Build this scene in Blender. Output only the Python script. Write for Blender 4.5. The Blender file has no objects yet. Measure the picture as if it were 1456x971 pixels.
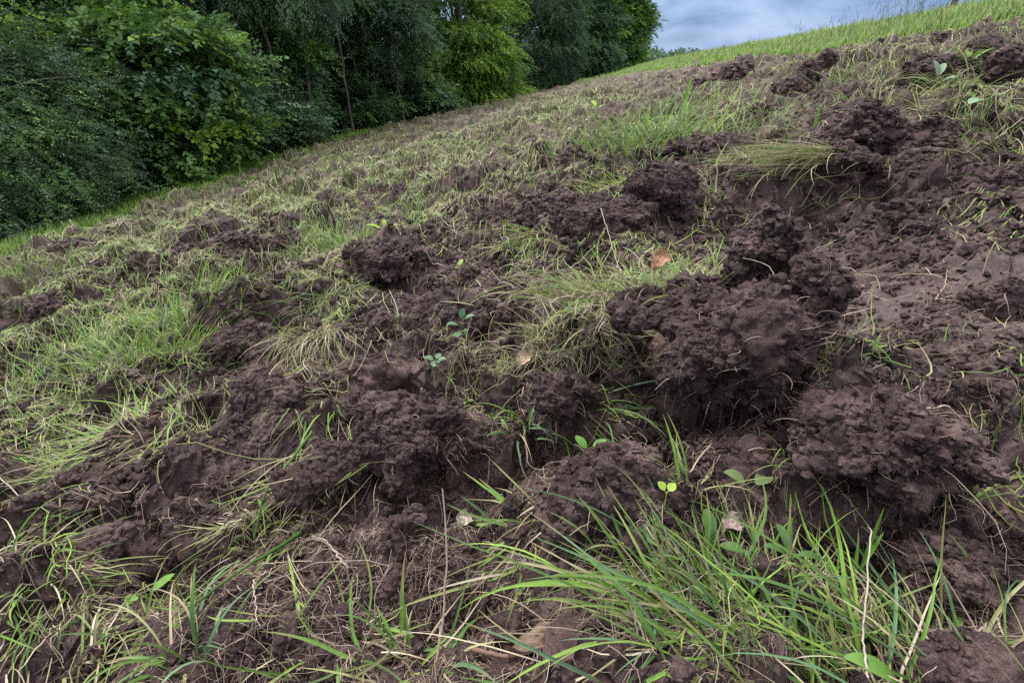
import bpy, bmesh, math, random
import numpy as np
from math import radians, sin, cos, pi

# ------------------------------------------------------------------ camera, world, sun, exposure
S = bpy.context.scene
COL = S.collection
FPX, PITCH = 728.0, radians(28.2)          # focal length in photo pixels, downward pitch
EXPOSURE = 0.95
cam_d = bpy.data.cameras.new('camera'); cam = bpy.data.objects.new('camera', cam_d); COL.objects.link(cam)
cam.location = (0, 0, 0); cam.rotation_euler = (pi / 2 - PITCH, 0, 0)
cam_d.sensor_width = 36; cam_d.lens = 36 * FPX / 1456; cam_d.clip_start = 0.02; cam_d.clip_end = 3000
S.camera = cam
S.view_settings.view_transform = 'Standard'; S.view_settings.look = 'None'
S.view_settings.exposure = EXPOSURE; S.view_settings.gamma = 1
S.render.engine = 'CYCLES'
S.cycles.use_denoising = False
S.cycles.max_bounces = 6; S.cycles.diffuse_bounces = 3; S.cycles.glossy_bounces = 2
S.cycles.transmission_bounces = 3; S.cycles.transparent_max_bounces = 4

SUN_EL, SUN_AZ = radians(56), radians(-35)   # azimuth from +Y towards +X
w = bpy.data.worlds.new('World'); S.world = w; w.use_nodes = True
nt = w.node_tree; nt.nodes.clear()
def N(nt, typ, **kw):
    n = nt.nodes.new(typ)
    for k, v in kw.items(): setattr(n, k, v)
    return n
def L(nt, a, b): nt.links.new(a, b)
out = N(nt, 'ShaderNodeOutputWorld')
sky = N(nt, 'ShaderNodeTexSky', sky_type='NISHITA', sun_disc=False)
sky.sun_elevation = SUN_EL; sky.sun_rotation = SUN_AZ
bg1 = N(nt, 'ShaderNodeBackground'); bg1.inputs[1].default_value = 0.09
L(nt, sky.outputs[0], bg1.inputs[0])
tc = N(nt, 'ShaderNodeTexCoord'); sep = N(nt, 'ShaderNodeSeparateXYZ'); L(nt, tc.outputs['Generated'], sep.inputs[0])
az = N(nt, 'ShaderNodeMath', operation='ADD'); L(nt, sep.outputs[2], az.inputs[0]); az.inputs[1].default_value = 0.24
mx = N(nt, 'ShaderNodeMath', operation='MAXIMUM'); L(nt, az.outputs[0], mx.inputs[0]); mx.inputs[1].default_value = 0.05
dx = N(nt, 'ShaderNodeMath', operation='DIVIDE'); dy = N(nt, 'ShaderNodeMath', operation='DIVIDE')
L(nt, sep.outputs[0], dx.inputs[0]); L(nt, mx.outputs[0], dx.inputs[1]); L(nt, sep.outputs[1], dy.inputs[0]); L(nt, mx.outputs[0], dy.inputs[1])
cmb = N(nt, 'ShaderNodeCombineXYZ'); L(nt, dx.outputs[0], cmb.inputs[0]); L(nt, dy.outputs[0], cmb.inputs[1])
cl = N(nt, 'ShaderNodeTexNoise'); cl.inputs['Scale'].default_value = 1.5; cl.inputs['Detail'].default_value = 6; cl.inputs['Roughness'].default_value = 0.56
cl.inputs['Distortion'].default_value = 0.5
L(nt, cmb.outputs[0], cl.inputs['Vector'])
cr = N(nt, 'ShaderNodeValToRGB')
e = cr.color_ramp.elements
e[0].position = 0.36; e[0].color = (0.088, 0.145, 0.28, 1)
e[1].position = 0.66; e[1].color = (0.31, 0.375, 0.54, 1)
m_ = e.new(0.5); m_.color = (0.175, 0.25, 0.42, 1)
L(nt, cl.outputs[0], cr.inputs[0])
# an overcast sky is about three times as bright overhead as at the horizon
el = N(nt, 'ShaderNodeMapRange'); el.inputs['From Min'].default_value = 0.14; el.inputs['From Max'].default_value = 0.85
el.inputs['To Min'].default_value = 1.0; el.inputs['To Max'].default_value = 3.7
L(nt, sep.outputs[2], el.inputs['Value'])
gm = N(nt, 'ShaderNodeMapRange'); gm.inputs['From Min'].default_value = 0.12; gm.inputs['From Max'].default_value = 0.5; L(nt, sep.outputs[2], gm.inputs['Value'])
gmx = N(nt, 'ShaderNodeMix', data_type='RGBA'); L(nt, gm.outputs[0], gmx.inputs[0]); L(nt, cr.outputs[0], gmx.inputs[6]); gmx.inputs[7].default_value = (.37, .365, .375, 1)   # overhead the cloud deck is grey
bg2 = N(nt, 'ShaderNodeBackground'); L(nt, gmx.outputs[2], bg2.inputs[0]); L(nt, el.outputs[0], bg2.inputs[1])
mix = N(nt, 'ShaderNodeMixShader'); mix.inputs[0].default_value = 0.88
L(nt, bg1.outputs[0], mix.inputs[1]); L(nt, bg2.outputs[0], mix.inputs[2]); L(nt, mix.outputs[0], out.inputs[0])

sl = bpy.data.lights.new('sun', 'SUN'); sl.energy = 2.8; sl.angle = radians(12); sl.color = (1.0, 0.96, 0.9)
so = bpy.data.objects.new('sun', sl); COL.objects.link(so)
so.rotation_euler = (pi / 2 - SUN_EL, 0, -SUN_AZ + pi)     # light comes from azimuth SUN_AZ
so.location = (0, 0, 20)

# ------------------------------------------------------------------ noise
rng = np.random.default_rng(7)
def _h(ix, iy, iz, seed):
    h = (ix.astype(np.int64) * 374761393 + iy.astype(np.int64) * 668265263 + iz.astype(np.int64) * 2147483647 + seed * 1274126177) & 0xffffffff
    h = ((h ^ (h >> 13)) * 1274126177) & 0xffffffff
    h = ((h ^ (h >> 16)) * 2246822519) & 0xffffffff
    return (h ^ (h >> 15)) & 0xffffffff
_a = np.arange(256) / 256 * 2 * pi
G2 = np.stack([np.cos(_a), np.sin(_a)], 1).astype(np.float32)
_g = rng.normal(size=(256, 3)); G3 = (_g / np.linalg.norm(_g, axis=1)[:, None]).astype(np.float32)
def fade(t): return t * t * t * (t * (t * 6 - 15) + 10)
def perlin2(x, y, seed=0):
    ix = np.floor(x); iy = np.floor(y); fx = (x - ix).astype(np.float32); fy = (y - iy).astype(np.float32)
    ix = ix.astype(np.int64); iy = iy.astype(np.int64); z = np.zeros_like(ix); u = fade(fx); v = fade(fy)
    def c(a, b):
        g = G2[_h(ix + a, iy + b, z, seed) & 255]
        return g[..., 0] * (fx - a) + g[..., 1] * (fy - b)
    n0 = c(0, 0); n1 = c(1, 0); n2 = c(0, 1); n3 = c(1, 1)
    a = n0 + u * (n1 - n0); b = n2 + u * (n3 - n2)
    return 1.45 * (a + v * (b - a))
def perlin3(p, seed=0):
    i = np.floor(p); f = (p - i).astype(np.float32); i = i.astype(np.int64); u = fade(f)
    res = 0
    for a in (0, 1):
        wa = u[:, 0] if a else 1 - u[:, 0]
        for b in (0, 1):
            wb = u[:, 1] if b else 1 - u[:, 1]
            for c in (0, 1):
                wc = u[:, 2] if c else 1 - u[:, 2]
                g = G3[_h(i[:, 0] + a, i[:, 1] + b, i[:, 2] + c, seed) & 255]
                res = res + wa * wb * wc * (g[:, 0] * (f[:, 0] - a) + g[:, 1] * (f[:, 1] - b) + g[:, 2] * (f[:, 2] - c))
    return 1.6 * res
def worley2(x, y, seed=0):
    ix = np.floor(x).astype(np.int64); iy = np.floor(y).astype(np.int64); z = np.zeros_like(ix)
    best = np.full(x.shape, 9.0, np.float32); hid = np.zeros(x.shape, np.float32)
    for a in (-1, 0, 1):
        for b in (-1, 0, 1):
            h = _h(ix + a, iy + b, z, seed)
            px = ix + a + (h & 1023) / 1023.0; py = iy + b + ((h >> 10) & 1023) / 1023.0
            d = ((px - x) ** 2 + (py - y) ** 2).astype(np.float32)
            k = d < best; best = np.where(k, d, best); hid = np.where(k, ((h >> 20) & 255) / 255.0, hid)
    return best, hid
def sstep(a, b, x):
    t = np.clip((x - a) / (b - a), 0, 1); return t * t * (3 - 2 * t)

# ------------------------------------------------------------------ the slope
def zbase(x, y):
    x = np.asarray(x, float); y = np.asarray(y, float)
    z = 0.2 * x - 0.03 * y - 0.65
    z = z + 0.25 * np.exp(-(((x + 8) / 6) ** 2 + ((y - 19) / 8) ** 2))
    z = z + 0.08 * np.exp(-(((x - 5.6) / 1.4) ** 2 + ((y - 6) / 3) ** 2))
    t = np.maximum(x - 5.6 - .9 * sstep(9, 14, y), 0); z = z + .135 * t * np.exp(-(t / 2.6) ** 2)
    # the brow to the right, the crest ahead, and the flatter wood floor to the left
    xb = 6.6 + 1.2 * sstep(5, 14, y) + 0.8 * sstep(14, 30, y)
    t = np.maximum(x - xb, 0); z = z - np.where(t < 4, 0.050 * t * t, 0.8 + 0.40 * (t - 4))
    t = np.maximum(y - 31, 0); z = z - np.where(t < 12, 0.0025 * t * t, 0.36 + 0.06 * (t - 12))
    t = np.maximum(-8.5 - x, 0); z = z + 0.17 * np.minimum(t, 60) * sstep(0, 3, t)
    z = np.maximum(z, -9 + 0.02 * np.hypot(x, y) * 0)
    # far rise carrying the distant wood
    z = z + 9.5 * sstep(150, 420, y)
    return z
SP, CP = sin(PITCH), cos(PITCH)
def ray(px, py):
    u = px - 728.0; v = 485.5 - py
    return np.array([u, FPX * CP + v * SP, -FPX * SP + v * CP]) / FPX
def project(x, y, z):
    d = y * CP - z * SP; v = y * SP + z * CP
    return 728 + FPX * x / np.maximum(d, 1e-3), 485.5 - FPX * v / np.maximum(d, 1e-3), d
def cast(px, py, fn, tmax=120):
    r = ray(px, py); t = np.concatenate([np.linspace(0.2, 4, 3000), np.linspace(4.01, tmax, 8000)])
    p = r[None] * t[:, None]; h = fn(p[:, 0], p[:, 1])
    k = np.nonzero(p[:, 2] < h)[0]
    if len(k) == 0: return None
    k = k[0]; return float(p[k, 0]), float(p[k, 1])
# hand-modelled relief: (photo px, py on the slope, radius m, height m, elongation, direction deg)
RELIEF = [
    (1050, 560, .22, .06, 1.3, 20), (915, 603, .10, -.11, 1.6, 0), (1030, 420, .16, .05, 1.5, 15), (1290, 440, .45, -.05, 1.3, 20), (1400, 330, .5, .03, 1.5, 20),
    (560, 718, .11, -.12, 1.7, 10), (600, 640, .14, .03, 1.4, 10), (470, 760, .10, .035, 1.5, 60), (590, 750, .09, .03, 1.2, 80),
    (1260, 640, .20, .07, 1.6, 10), (1310, 748, .11, -.11, 2.2, 0), (1180, 790, .12, -.03, 1.4, 20), (860, 680, .16, .04, 1.3, 40),
    (850, 790, .1, .03, 1, 0), (760, 760, .07, -.04, 1, 60), (900, 860, .10, .03, 1.2, 90), (720, 900, .1, -.03, 1.5, 0),
    (300, 900, .12, .03, 1.5, 30), (130, 760, .12, .04, 1.4, 20), (250, 700, .2, .03, 1.4, 10), (50, 720, .15, -.03, 1.4, 10),
    (380, 600, .2, .05, 1.5, 40), (360, 500, .15, -.05, 1.8, 10), (330, 470, .2, .05, 1.6, 20), (560, 390, .25, .08, 1.6, 15), (600, 450, .3, -.04, 1.5, 15),
    (720, 420, .2, .06, 1.5, 60), (870, 320, .3, .10, 1.4, 15), (740, 300, .35, .08, 2.0, 15), (820, 240, .4, .10, 2.0, 15),
    (1230, 230, .35, .13, 1.8, 10), (1230, 280, .25, -.07, 2, 0), (1020, 220, .35, .10, 1.6, 10), (1130, 330, .3, -.05, 1.5, 10),
    (1040, 115, .5, .14, 1.6, 0), (1150, 110, .35, .14, 1.2, 0), (1385, 95, .4, .06, 1.6, 0), (1250, 150, .5, .08, 2, 0), (1300, 100, .4, .04, 2, 0),
    (340, 360, .45, .10, 1.8, 10), (100, 350, .6, .12, 1.6, 10), (100, 430, .4, .08, 1.6, 10), (500, 330, .3, .05, 1.5, 10), (180, 520, .3, .05, 1.6, 10), (1180, 600, .12, .03, 1.3, 0),
    (1150, 450, .10, -.05, 1.0, 0), (430, 430, .3, .05, 1.5, 10), (700, 600, .15, -.04, 1.5, 10), (760, 540, .16, .05, 1.2, 10),
]
_rel = []
for (px, py, r, h, el_, dg) in RELIEF:
    q = cast(px, py, zbase)
    if q: _rel.append((q[0], q[1], r, h, el_, radians(dg)))
def zmacro(x, y):
    z = zbase(x, y)
    for (cx, cy, r, h, e_, a) in _rel:
        dx_ = x - cx; dy_ = y - cy
        u = (dx_ * cos(a) + dy_ * sin(a)) / (r * e_); v = (-dx_ * sin(a) + dy_ * cos(a)) / r
        z = z + h * np.exp(-(u * u + v * v))
    return z
def tilled(x, y):
    n = 0.45 * perlin2(x / 1.1, y / 1.1, 5) + 0.25 * perlin2(x / .35, y / .35, 6)
    e0 = -6.3 + .085 * np.clip(y - 8, 0, 20)
    a = sstep(e0, e0 + .6, x + n * .5) * (1 - sstep(0, .5, x + n * .7 - 5.75)) * (1 - sstep(33, 36, y + n)) * sstep(-6, -4, y)
    return a
SM = [cast(px, py, zbase) + (r,) for px, py, r in [(1290, 400, .42), (1190, 420, .22), (1400, 460, .34), (1400, 380, .3), (950, 880, .07), (1420, 800, .1), (460, 745, .05)]]
def smooth_mask(x, y):
    m = np.zeros_like(x)
    for cx, cy, r in SM: m = np.maximum(m, np.exp(-((x - cx) ** 2 + (y - cy) ** 2) / r ** 2))
    return m
def detail(x, y, r):
    """clods, lumps and crumbs of the broken ground"""
    T = tilled(x, y); sm = smooth_mask(x, y)
    wx = perlin2(x / .3, y / .3, 11); wy = perlin2(x / .3, y / .3, 12)
    X = x + .09 * wx; Y = y + .09 * wy
    rough = np.clip(0.80 + 0.9 * perlin2(x / .8, y / .8, 13), .35, 1.5) * (1 - .5 * sm)
    big = (np.abs(perlin2(X / .62, Y / .62, 14)) - .25) * .16 + (np.abs(perlin2(X / .37, Y / .33, 114)) - .25) * .10 + perlin2(X / 1.7, Y / 1.7, 15) * .08
    big = big * (1 + .5 * sstep(4, 8, r)) * (1 - .75 * sstep(4.2, 5.8, x)); 
    z = big * sstep(1.3, 3.5, r) * T + big * .45 * (1 - sstep(1.3, 3.5, r)) * T
    lump = np.zeros_like(x)
    k = (r < 30) & (T > .01); 
    def bil(s, sd): return np.abs(perlin2(X[k] / s, Y[k] / s, sd))
    wq = .02 * perlin2(X[k] / .05, Y[k] / .05, 116); X2 = X[k] + wq; Y2 = Y[k] - wq
    lump[k] = .085 * perlin2(X2 / .27, Y2 / .23, 16) + .045 * (.25 - np.abs(perlin2(X2 / .12, Y2 / .12, 17))) + .026 * perlin2(X2 / .075, Y2 / .075, 117) + .018 * (.25 - np.abs(perlin2(X2 / .05, Y2 / .05, 118)))
    z = z + (1.35 + .35 * sstep(3, 7, r)) * lump * T * (.35 + .65 * rough) * (1 - .45 * sm)
    cr_ = np.zeros_like(x)
    k = (r < 14) & (T > .01)
    xk = X[k]; yk = Y[k]; xo = x[k]; yo = y[k]
    d1, h1 = worley2((xo + .012 * perlin2(xo / .03, yo / .03, 21)) / .055, (yo + .012 * perlin2(xo / .03, yo / .03, 22)) / .055, 23)
    d2, h2 = worley2((xo + .006 * perlin2(xo / .013, yo / .013, 24)) / .024, (yo + .006 * perlin2(xo / .013, yo / .013, 25)) / .024, 26)
    patch = sstep(-.25, .35, perlin2(xo / .16, yo / .16, 27))
    cr_[k] = (.022 * (.6 - np.sqrt(d1)) * (.1 + 1.2 * h1 ** 1.5) + .015 * (.6 - np.sqrt(d2)) * (.1 + 1.2 * h2 ** 1.5)) * (.45 + .65 * patch) \
        + .012 * (np.abs(perlin2(xk / .045, yk / .045, 28)) - .2)
    z = z + cr_ * T * rough
    fi = np.zeros_like(x)
    k = (r < 5) & (T > .01)
    xo = x[k]; yo = y[k]
    d3, h3 = worley2((xo + .003 * perlin2(xo / .007, yo / .007, 31)) / .0115, (yo + .003 * perlin2(xo / .007, yo / .007, 32)) / .0115, 33)
    fi[k] = .008 * (.6 - np.sqrt(d3)) * (.1 + 1.2 * h3) + .0035 * perlin2(xo / .011, yo / .011, 34)
    z = z + fi * T * (.35 + .65 * rough)
    # soft undulation off the tilled strip
    z = z + (1 - T) * (.03 * perlin2(x / .9, y / .9, 35) + .012 * perlin2(x / .2, y / .2, 36)) * sstep(3, 6, r)
    return z, T
# polar grid: every ring and spoke is closest where the camera looks
rr = np.concatenate([np.geomspace(.03, .25, 30, endpoint=False), np.geomspace(.25, 4, 980, endpoint=False),
                     np.geomspace(4, 45, 420, endpoint=False), np.geomspace(45, 1500, 70)])
th = np.concatenate([np.linspace(-60, 60, 1150, endpoint=False), np.linspace(60, 300, 90, endpoint=False)])
th = np.radians(th)                              # angle from +Y towards +X
R, TH = np.meshgrid(rr, th, indexing='ij')
GX = (R * np.sin(TH)); GY = (R * np.cos(TH))
gx = GX.ravel(); gy = GY.ravel(); gr = R.ravel()
dz, T = detail(gx, gy, gr)
gz = zmacro(gx, gy) + dz
NR, NT = len(rr), len(th)
ZG = gz.reshape(NR, NT)
LR = np.log(rr); THW = np.append(th, th[0] + 2 * pi)
def hgt(x, y):
    x = np.asarray(x, float); y = np.asarray(y, float)
    r = np.clip(np.hypot(x, y), rr[0], rr[-1]); t = np.arctan2(x, y)
    t = np.where(t < th[0], t + 2 * pi, t)
    i = np.interp(np.log(r), LR, np.arange(NR)); j = np.interp(t, THW, np.arange(NT + 1))
    i0 = np.clip(i.astype(int), 0, NR - 2); j0 = np.clip(j.astype(int), 0, NT - 1); j1 = (j0 + 1) % NT; fi = i - i0; fj = j - j0
    return (ZG[i0, j0] * (1 - fi) * (1 - fj) + ZG[i0 + 1, j0] * fi * (1 - fj) + ZG[i0, j1] * (1 - fi) * fj + ZG[i0 + 1, j1] * fi * fj)
def at(px, py):
    """the point of the slope seen at a photo pixel"""
    q = cast(px, py, zmacro) or cast(px, py + 12, zmacro) or cast(px, py + 40, zmacro)
    return q
# crumbly overhangs: push the near soil sideways too
k = gr < 6
amp = T[k] * (1 - .6 * smooth_mask(gx[k], gy[k])) * (1 - sstep(4.5, 6, gr[k]))
vx = gx.copy(); vy = gy.copy()
P3 = np.stack([gx[k], gy[k], gz[k]], 1)
vx[k] += amp * (.032 * perlin3(P3 / .11, 45) + .013 * perlin3(P3 / .035, 41) + .004 * perlin3(P3 / .014, 43))
vy[k] += amp * (.032 * perlin3(P3 / .11, 46) + .013 * perlin3(P3 / .035, 42) + .004 * perlin3(P3 / .014, 44))

# ------------------------------------------------------------------ mesh helpers
def mesh_np(name, v, faces, smooth=True, attrs=None, mat=None):
    """v (n,3); faces: (m,k) index array or a list of such arrays"""
    me = bpy.data.meshes.new(name)
    fl = faces if isinstance(faces, list) else [faces]
    fl = [f for f in fl if len(f)]
    loops = np.concatenate([f.ravel() for f in fl]).astype(np.int32)
    tot = np.concatenate([np.full(len(f), f.shape[1]) for f in fl]).astype(np.int32)
    st = np.concatenate([[0], np.cumsum(tot)[:-1]]).astype(np.int32)
    me.vertices.add(len(v)); me.vertices.foreach_set('co', np.asarray(v, np.float32).ravel())
    me.loops.add(len(loops)); me.loops.foreach_set('vertex_index', loops)
    me.polygons.add(len(tot)); me.polygons.foreach_set('loop_start', st); me.polygons.foreach_set('loop_total', tot)
    me.polygons.foreach_set('use_smooth', np.full(len(tot), smooth) if isinstance(smooth, bool) else smooth)
    for an, av in (attrs or {}).items():
        av = np.asarray(av, np.float32)
        if av.ndim == 1:
            a = me.attributes.new(an, 'FLOAT', 'POINT'); a.data.foreach_set('value', av)
        else:
            if av.shape[1] == 3: av = np.concatenate([av, np.ones((len(av), 1), np.float32)], 1)
            a = me.attributes.new(an, 'FLOAT_COLOR', 'POINT'); a.data.foreach_set('color', av.ravel())
    me.update(calc_edges=True); 
    if mat: me.materials.append(mat)
    return me
def obj(name, me, parent=None, **props):
    o = bpy.data.objects.new(name, me); COL.objects.link(o)
    if parent: o.parent = parent
    for k_, v_ in props.items(): o[k_] = v_
    return o
def thing(name, label, cat, loc=(0, 0, 0), group=None):
    o = obj(name, None, label=label, category=cat); o.location = loc; o.empty_display_size = .05
    if group: o['group'] = group
    return o

# ------------------------------------------------------------------ materials
def new_mat(name):
    m = bpy.data.materials.new(name); m.use_nodes = True; m.node_tree.nodes.clear(); return m, m.node_tree
def ramp(nt, fac, stops):
    r = N(nt, 'ShaderNodeValToRGB'); e = r.color_ramp.elements
    e[0].position, e[0].color = stops[0][0], stops[0][1] + (1,)
    e[1].position, e[1].color = stops[-1][0], stops[-1][1] + (1,)
    for p, c in stops[1:-1]:
        q = e.new(p); q.color = c + (1,)
    L(nt, fac, r.inputs[0]); return r.outputs[0]
def noise(nt, vec, scale, detail=4, rough=.55, dist=0):
    n = N(nt, 'ShaderNodeTexNoise'); n.inputs['Scale'].default_value = scale; n.inputs['Detail'].default_value = detail
    n.inputs['Roughness'].default_value = rough; n.inputs['Distortion'].default_value = dist; L(nt, vec, n.inputs['Vector']); return n.outputs[0]
def mixc(nt, fac, a, b):
    m = N(nt, 'ShaderNodeMix', data_type='RGBA'); L(nt, fac, m.inputs[0]) if not isinstance(fac, float) else setattr(m.inputs[0], 'default_value', fac)
    for s, i in ((a, 6), (b, 7)):
        if isinstance(s, tuple): m.inputs[i].default_value = s + (1,)
        else: L(nt, s, m.inputs[i])
    return m.outputs[2]
def soil_material(name='soil', ground=False):
    m, nt = new_mat(name)
    o = N(nt, 'ShaderNodeOutputMaterial'); b = N(nt, 'ShaderNodeBsdfPrincipled'); L(nt, b.outputs[0], o.inputs[0])
    g = N(nt, 'ShaderNodeNewGeometry'); pos = g.outputs['Position']
    n1 = noise(nt, pos, 2.6, 5, .6); n2 = noise(nt, pos, 38, 5, .65); n3 = noise(nt, pos, 320, 3, .6)
    c1 = ramp(nt, n1, [(.3, (0.0396, 0.0238, 0.0230)), (.52, (0.0675, 0.0416, 0.0410)), (.72, (0.1233, 0.0808, 0.0795))])
    c2 = ramp(nt, n2, [(.32, (0.0243, 0.0136, 0.0131)), (.5, (0.0621, 0.0374, 0.0369)), (.68, (0.2232, 0.1487, 0.1476))])
    c = mixc(nt, .6, c1, c2)
    c3 = ramp(nt, n3, [(.35, (0.0279, 0.0161, 0.0156)), (.55, (0.0846, 0.0519, 0.0517)), (.72, (0.2727, 0.1904, 0.1878))])
    c = mixc(nt, .45, c, c3)
    nw = noise(nt, pos, 5.5, 5, .62, .6)
    wet = N(nt, 'ShaderNodeMapRange'); wet.inputs['From Min'].default_value = .50; wet.inputs['From Max'].default_value = .62; wet.inputs['To Max'].default_value = .72; L(nt, nw, wet.inputs['Value'])
    c = mixc(nt, wet.outputs[0], c, (0.0198, 0.0102, 0.0090))
    nd = noise(nt, pos, 7.5, 6, .66, .3)
    dry = N(nt, 'ShaderNodeMapRange'); dry.inputs['From Min'].default_value = .52; dry.inputs['From Max'].default_value = .66; dry.inputs['To Max'].default_value = .75; L(nt, nd, dry.inputs['Value'])
    c = mixc(nt, dry.outputs[0], c, (0.2277, 0.1555, 0.1468))
    # rusty root-stained flecks
    n4 = noise(nt, pos, 9, 4, .7); k4 = ramp(nt, n4, [(.6, (0, 0, 0)), (.72, (0.5004, 0.4267, 0.4125))])
    c = mixc(nt, k4, c, (0.0828, 0.0399, 0.0262))
    if ground:
        at_ = N(nt, 'ShaderNodeAttribute', attribute_name='cover')
        f1 = noise(nt, pos, 3.0, 6, .65); f2 = noise(nt, pos, 26, 4, .6)
        sd = N(nt, 'ShaderNodeAttribute', attribute_name='crust')
        c = mixc(nt, sd.outputs['Fac'], c, mixc(nt, .5, c3, (.26, .205, .20)))
        gr_ = ramp(nt, f2, [(.3, (.06, .10, .022)), (.5, (.11, .17, .035)), (.7, (.19, .23, .06))])
        st_ = ramp(nt, f2, [(.3, (.05, .065, .024)), (.5, (.10, .125, .04)), (.7, (.19, .21, .08))])
        sa = N(nt, 'ShaderNodeAttribute', attribute_name='straw')
        q = N(nt, 'ShaderNodeMath', operation='MULTIPLY'); L(nt, sa.outputs['Fac'], q.inputs[0])
        rr_ = N(nt, 'ShaderNodeMapRange'); rr_.inputs['From Min'].default_value = .42; rr_.inputs['From Max'].default_value = .56; L(nt, f1, rr_.inputs['Value'])
        L(nt, rr_.outputs[0], q.inputs[1])
        c = mixc(nt, q.outputs[0], c, st_)
        c = mixc(nt, at_.outputs['Fac'], c, gr_)
    L(nt, c, b.inputs['Base Color'])
    rg = N(nt, 'ShaderNodeMapRange'); rg.inputs['To Min'].default_value = .72; rg.inputs['To Max'].default_value = .48; L(nt, wet.outputs[0], rg.inputs['Value']); L(nt, rg.outputs[0], b.inputs['Roughness']); b.inputs['Specular IOR Level'].default_value = .28
    bn = noise(nt, pos, 190, 5, .7); bn2 = noise(nt, pos, 700, 2, .6)
    bp = N(nt, 'ShaderNodeBump'); bp.inputs['Strength'].default_value = 1.0; bp.inputs['Distance'].default_value = .011; L(nt, bn, bp.inputs['Height'])
    bp2 = N(nt, 'ShaderNodeBump'); bp2.inputs['Strength'].default_value = .8; bp2.inputs['Distance'].default_value = .004
    L(nt, bn2, bp2.inputs['Height']); L(nt, bp.outputs[0], bp2.inputs['Normal']); L(nt, bp2.outputs[0], b.inputs['Normal'])
    return m
M_ground = soil_material('ploughed_soil', True)
M_soil = soil_material('soil')
def leaf_material(name, rough=.45, trans=.3, spec=.4, vein=0):
    """colour comes from the per-blade 'tint' attribute"""
    m, nt = new_mat(name)
    o = N(nt, 'ShaderNodeOutputMaterial'); b = N(nt, 'ShaderNodeBsdfPrincipled')
    a = N(nt, 'ShaderNodeAttribute', attribute_name='tint')
    g = N(nt, 'ShaderNodeNewGeometry'); n = noise(nt, g.outputs['Position'], 160, 3, .6)
    hs = N(nt, 'ShaderNodeHueSaturation'); mr = N(nt, 'ShaderNodeMapRange'); mr.inputs['To Min'].default_value = .75; mr.inputs['To Max'].default_value = 1.25
    L(nt, n, mr.inputs['Value']); L(nt, mr.outputs[0], hs.inputs['Value']); L(nt, a.outputs['Color'], hs.inputs['Color'])
    L(nt, hs.outputs[0], b.inputs['Base Color']); b.inputs['Roughness'].default_value = rough; b.inputs['Specular IOR Level'].default_value = spec
    t = N(nt, 'ShaderNodeBsdfTranslucent'); L(nt, hs.outputs[0], t.inputs[0])
    mx_ = N(nt, 'ShaderNodeMixShader'); mx_.inputs[0].default_value = trans
    L(nt, b.outputs[0], mx_.inputs[1]); L(nt, t.outputs[0], mx_.inputs[2]); L(nt, mx_.outputs[0], o.inputs[0])
    return m
M_blade = leaf_material('grass_blade', .55, .3, .28)
M_dry = leaf_material('dry_stalk', .6, .12, .3)
M_leaf = leaf_material('leaf', .55, .25, .3)
M_tree = leaf_material('tree_leaf', .5, .28, .35)
def bark_material():
    m, nt = new_mat('bark')
    o = N(nt, 'ShaderNodeOutputMaterial'); b = N(nt, 'ShaderNodeBsdfPrincipled'); L(nt, b.outputs[0], o.inputs[0])
    g = N(nt, 'ShaderNodeNewGeometry'); n = noise(nt, g.outputs['Position'], 9, 6, .7)
    L(nt, ramp(nt, n, [(.3, (.045, .037, .03)), (.6, (.12, .105, .085)), (.75, (.18, .175, .15))]), b.inputs['Base Color']); b.inputs['Roughness'].default_value = .85
    bp = N(nt, 'ShaderNodeBump'); bp.inputs['Distance'].default_value = .02; L(nt, n, bp.inputs['Height']); L(nt, bp.outputs[0], b.inputs['Normal'])
    return m
M_bark = bark_material()

# ------------------------------------------------------------------ ground object
base = np.arange(NR - 1)[:, None] * NT + np.arange(NT)[None]
nxt = np.arange(NR - 1)[:, None] * NT + ((np.arange(NT) + 1) % NT)[None]
quads = np.stack([base, nxt, nxt + NT, base + NT], -1).reshape(-1, 4)[:, ::-1]
quads = quads[:, ::-1]
cap = np.arange(NT)[None][:, ::-1]
straw = T * sstep(3, 8, gr) * .6 * (1 - .75 * sstep(1, 4, gx) * (1 - sstep(16, 26, gy)))
me = mesh_np('ground', np.stack([vx, vy, gz], 1), [quads[:, ::-1], cap[:, ::-1]], True, {'cover': 1 - T, 'straw': straw, 'crust': np.clip(smooth_mask(gx, gy) * 1.1 * (.55 + .9 * perlin2(gx / .13, gy / .10, 48)), 0, .8) * T}, M_ground)
ground = obj('ground', me, kind='structure')
me.update()
if me.polygons[len(me.polygons) // 2].normal.z < 0: me.flip_normals()

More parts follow.
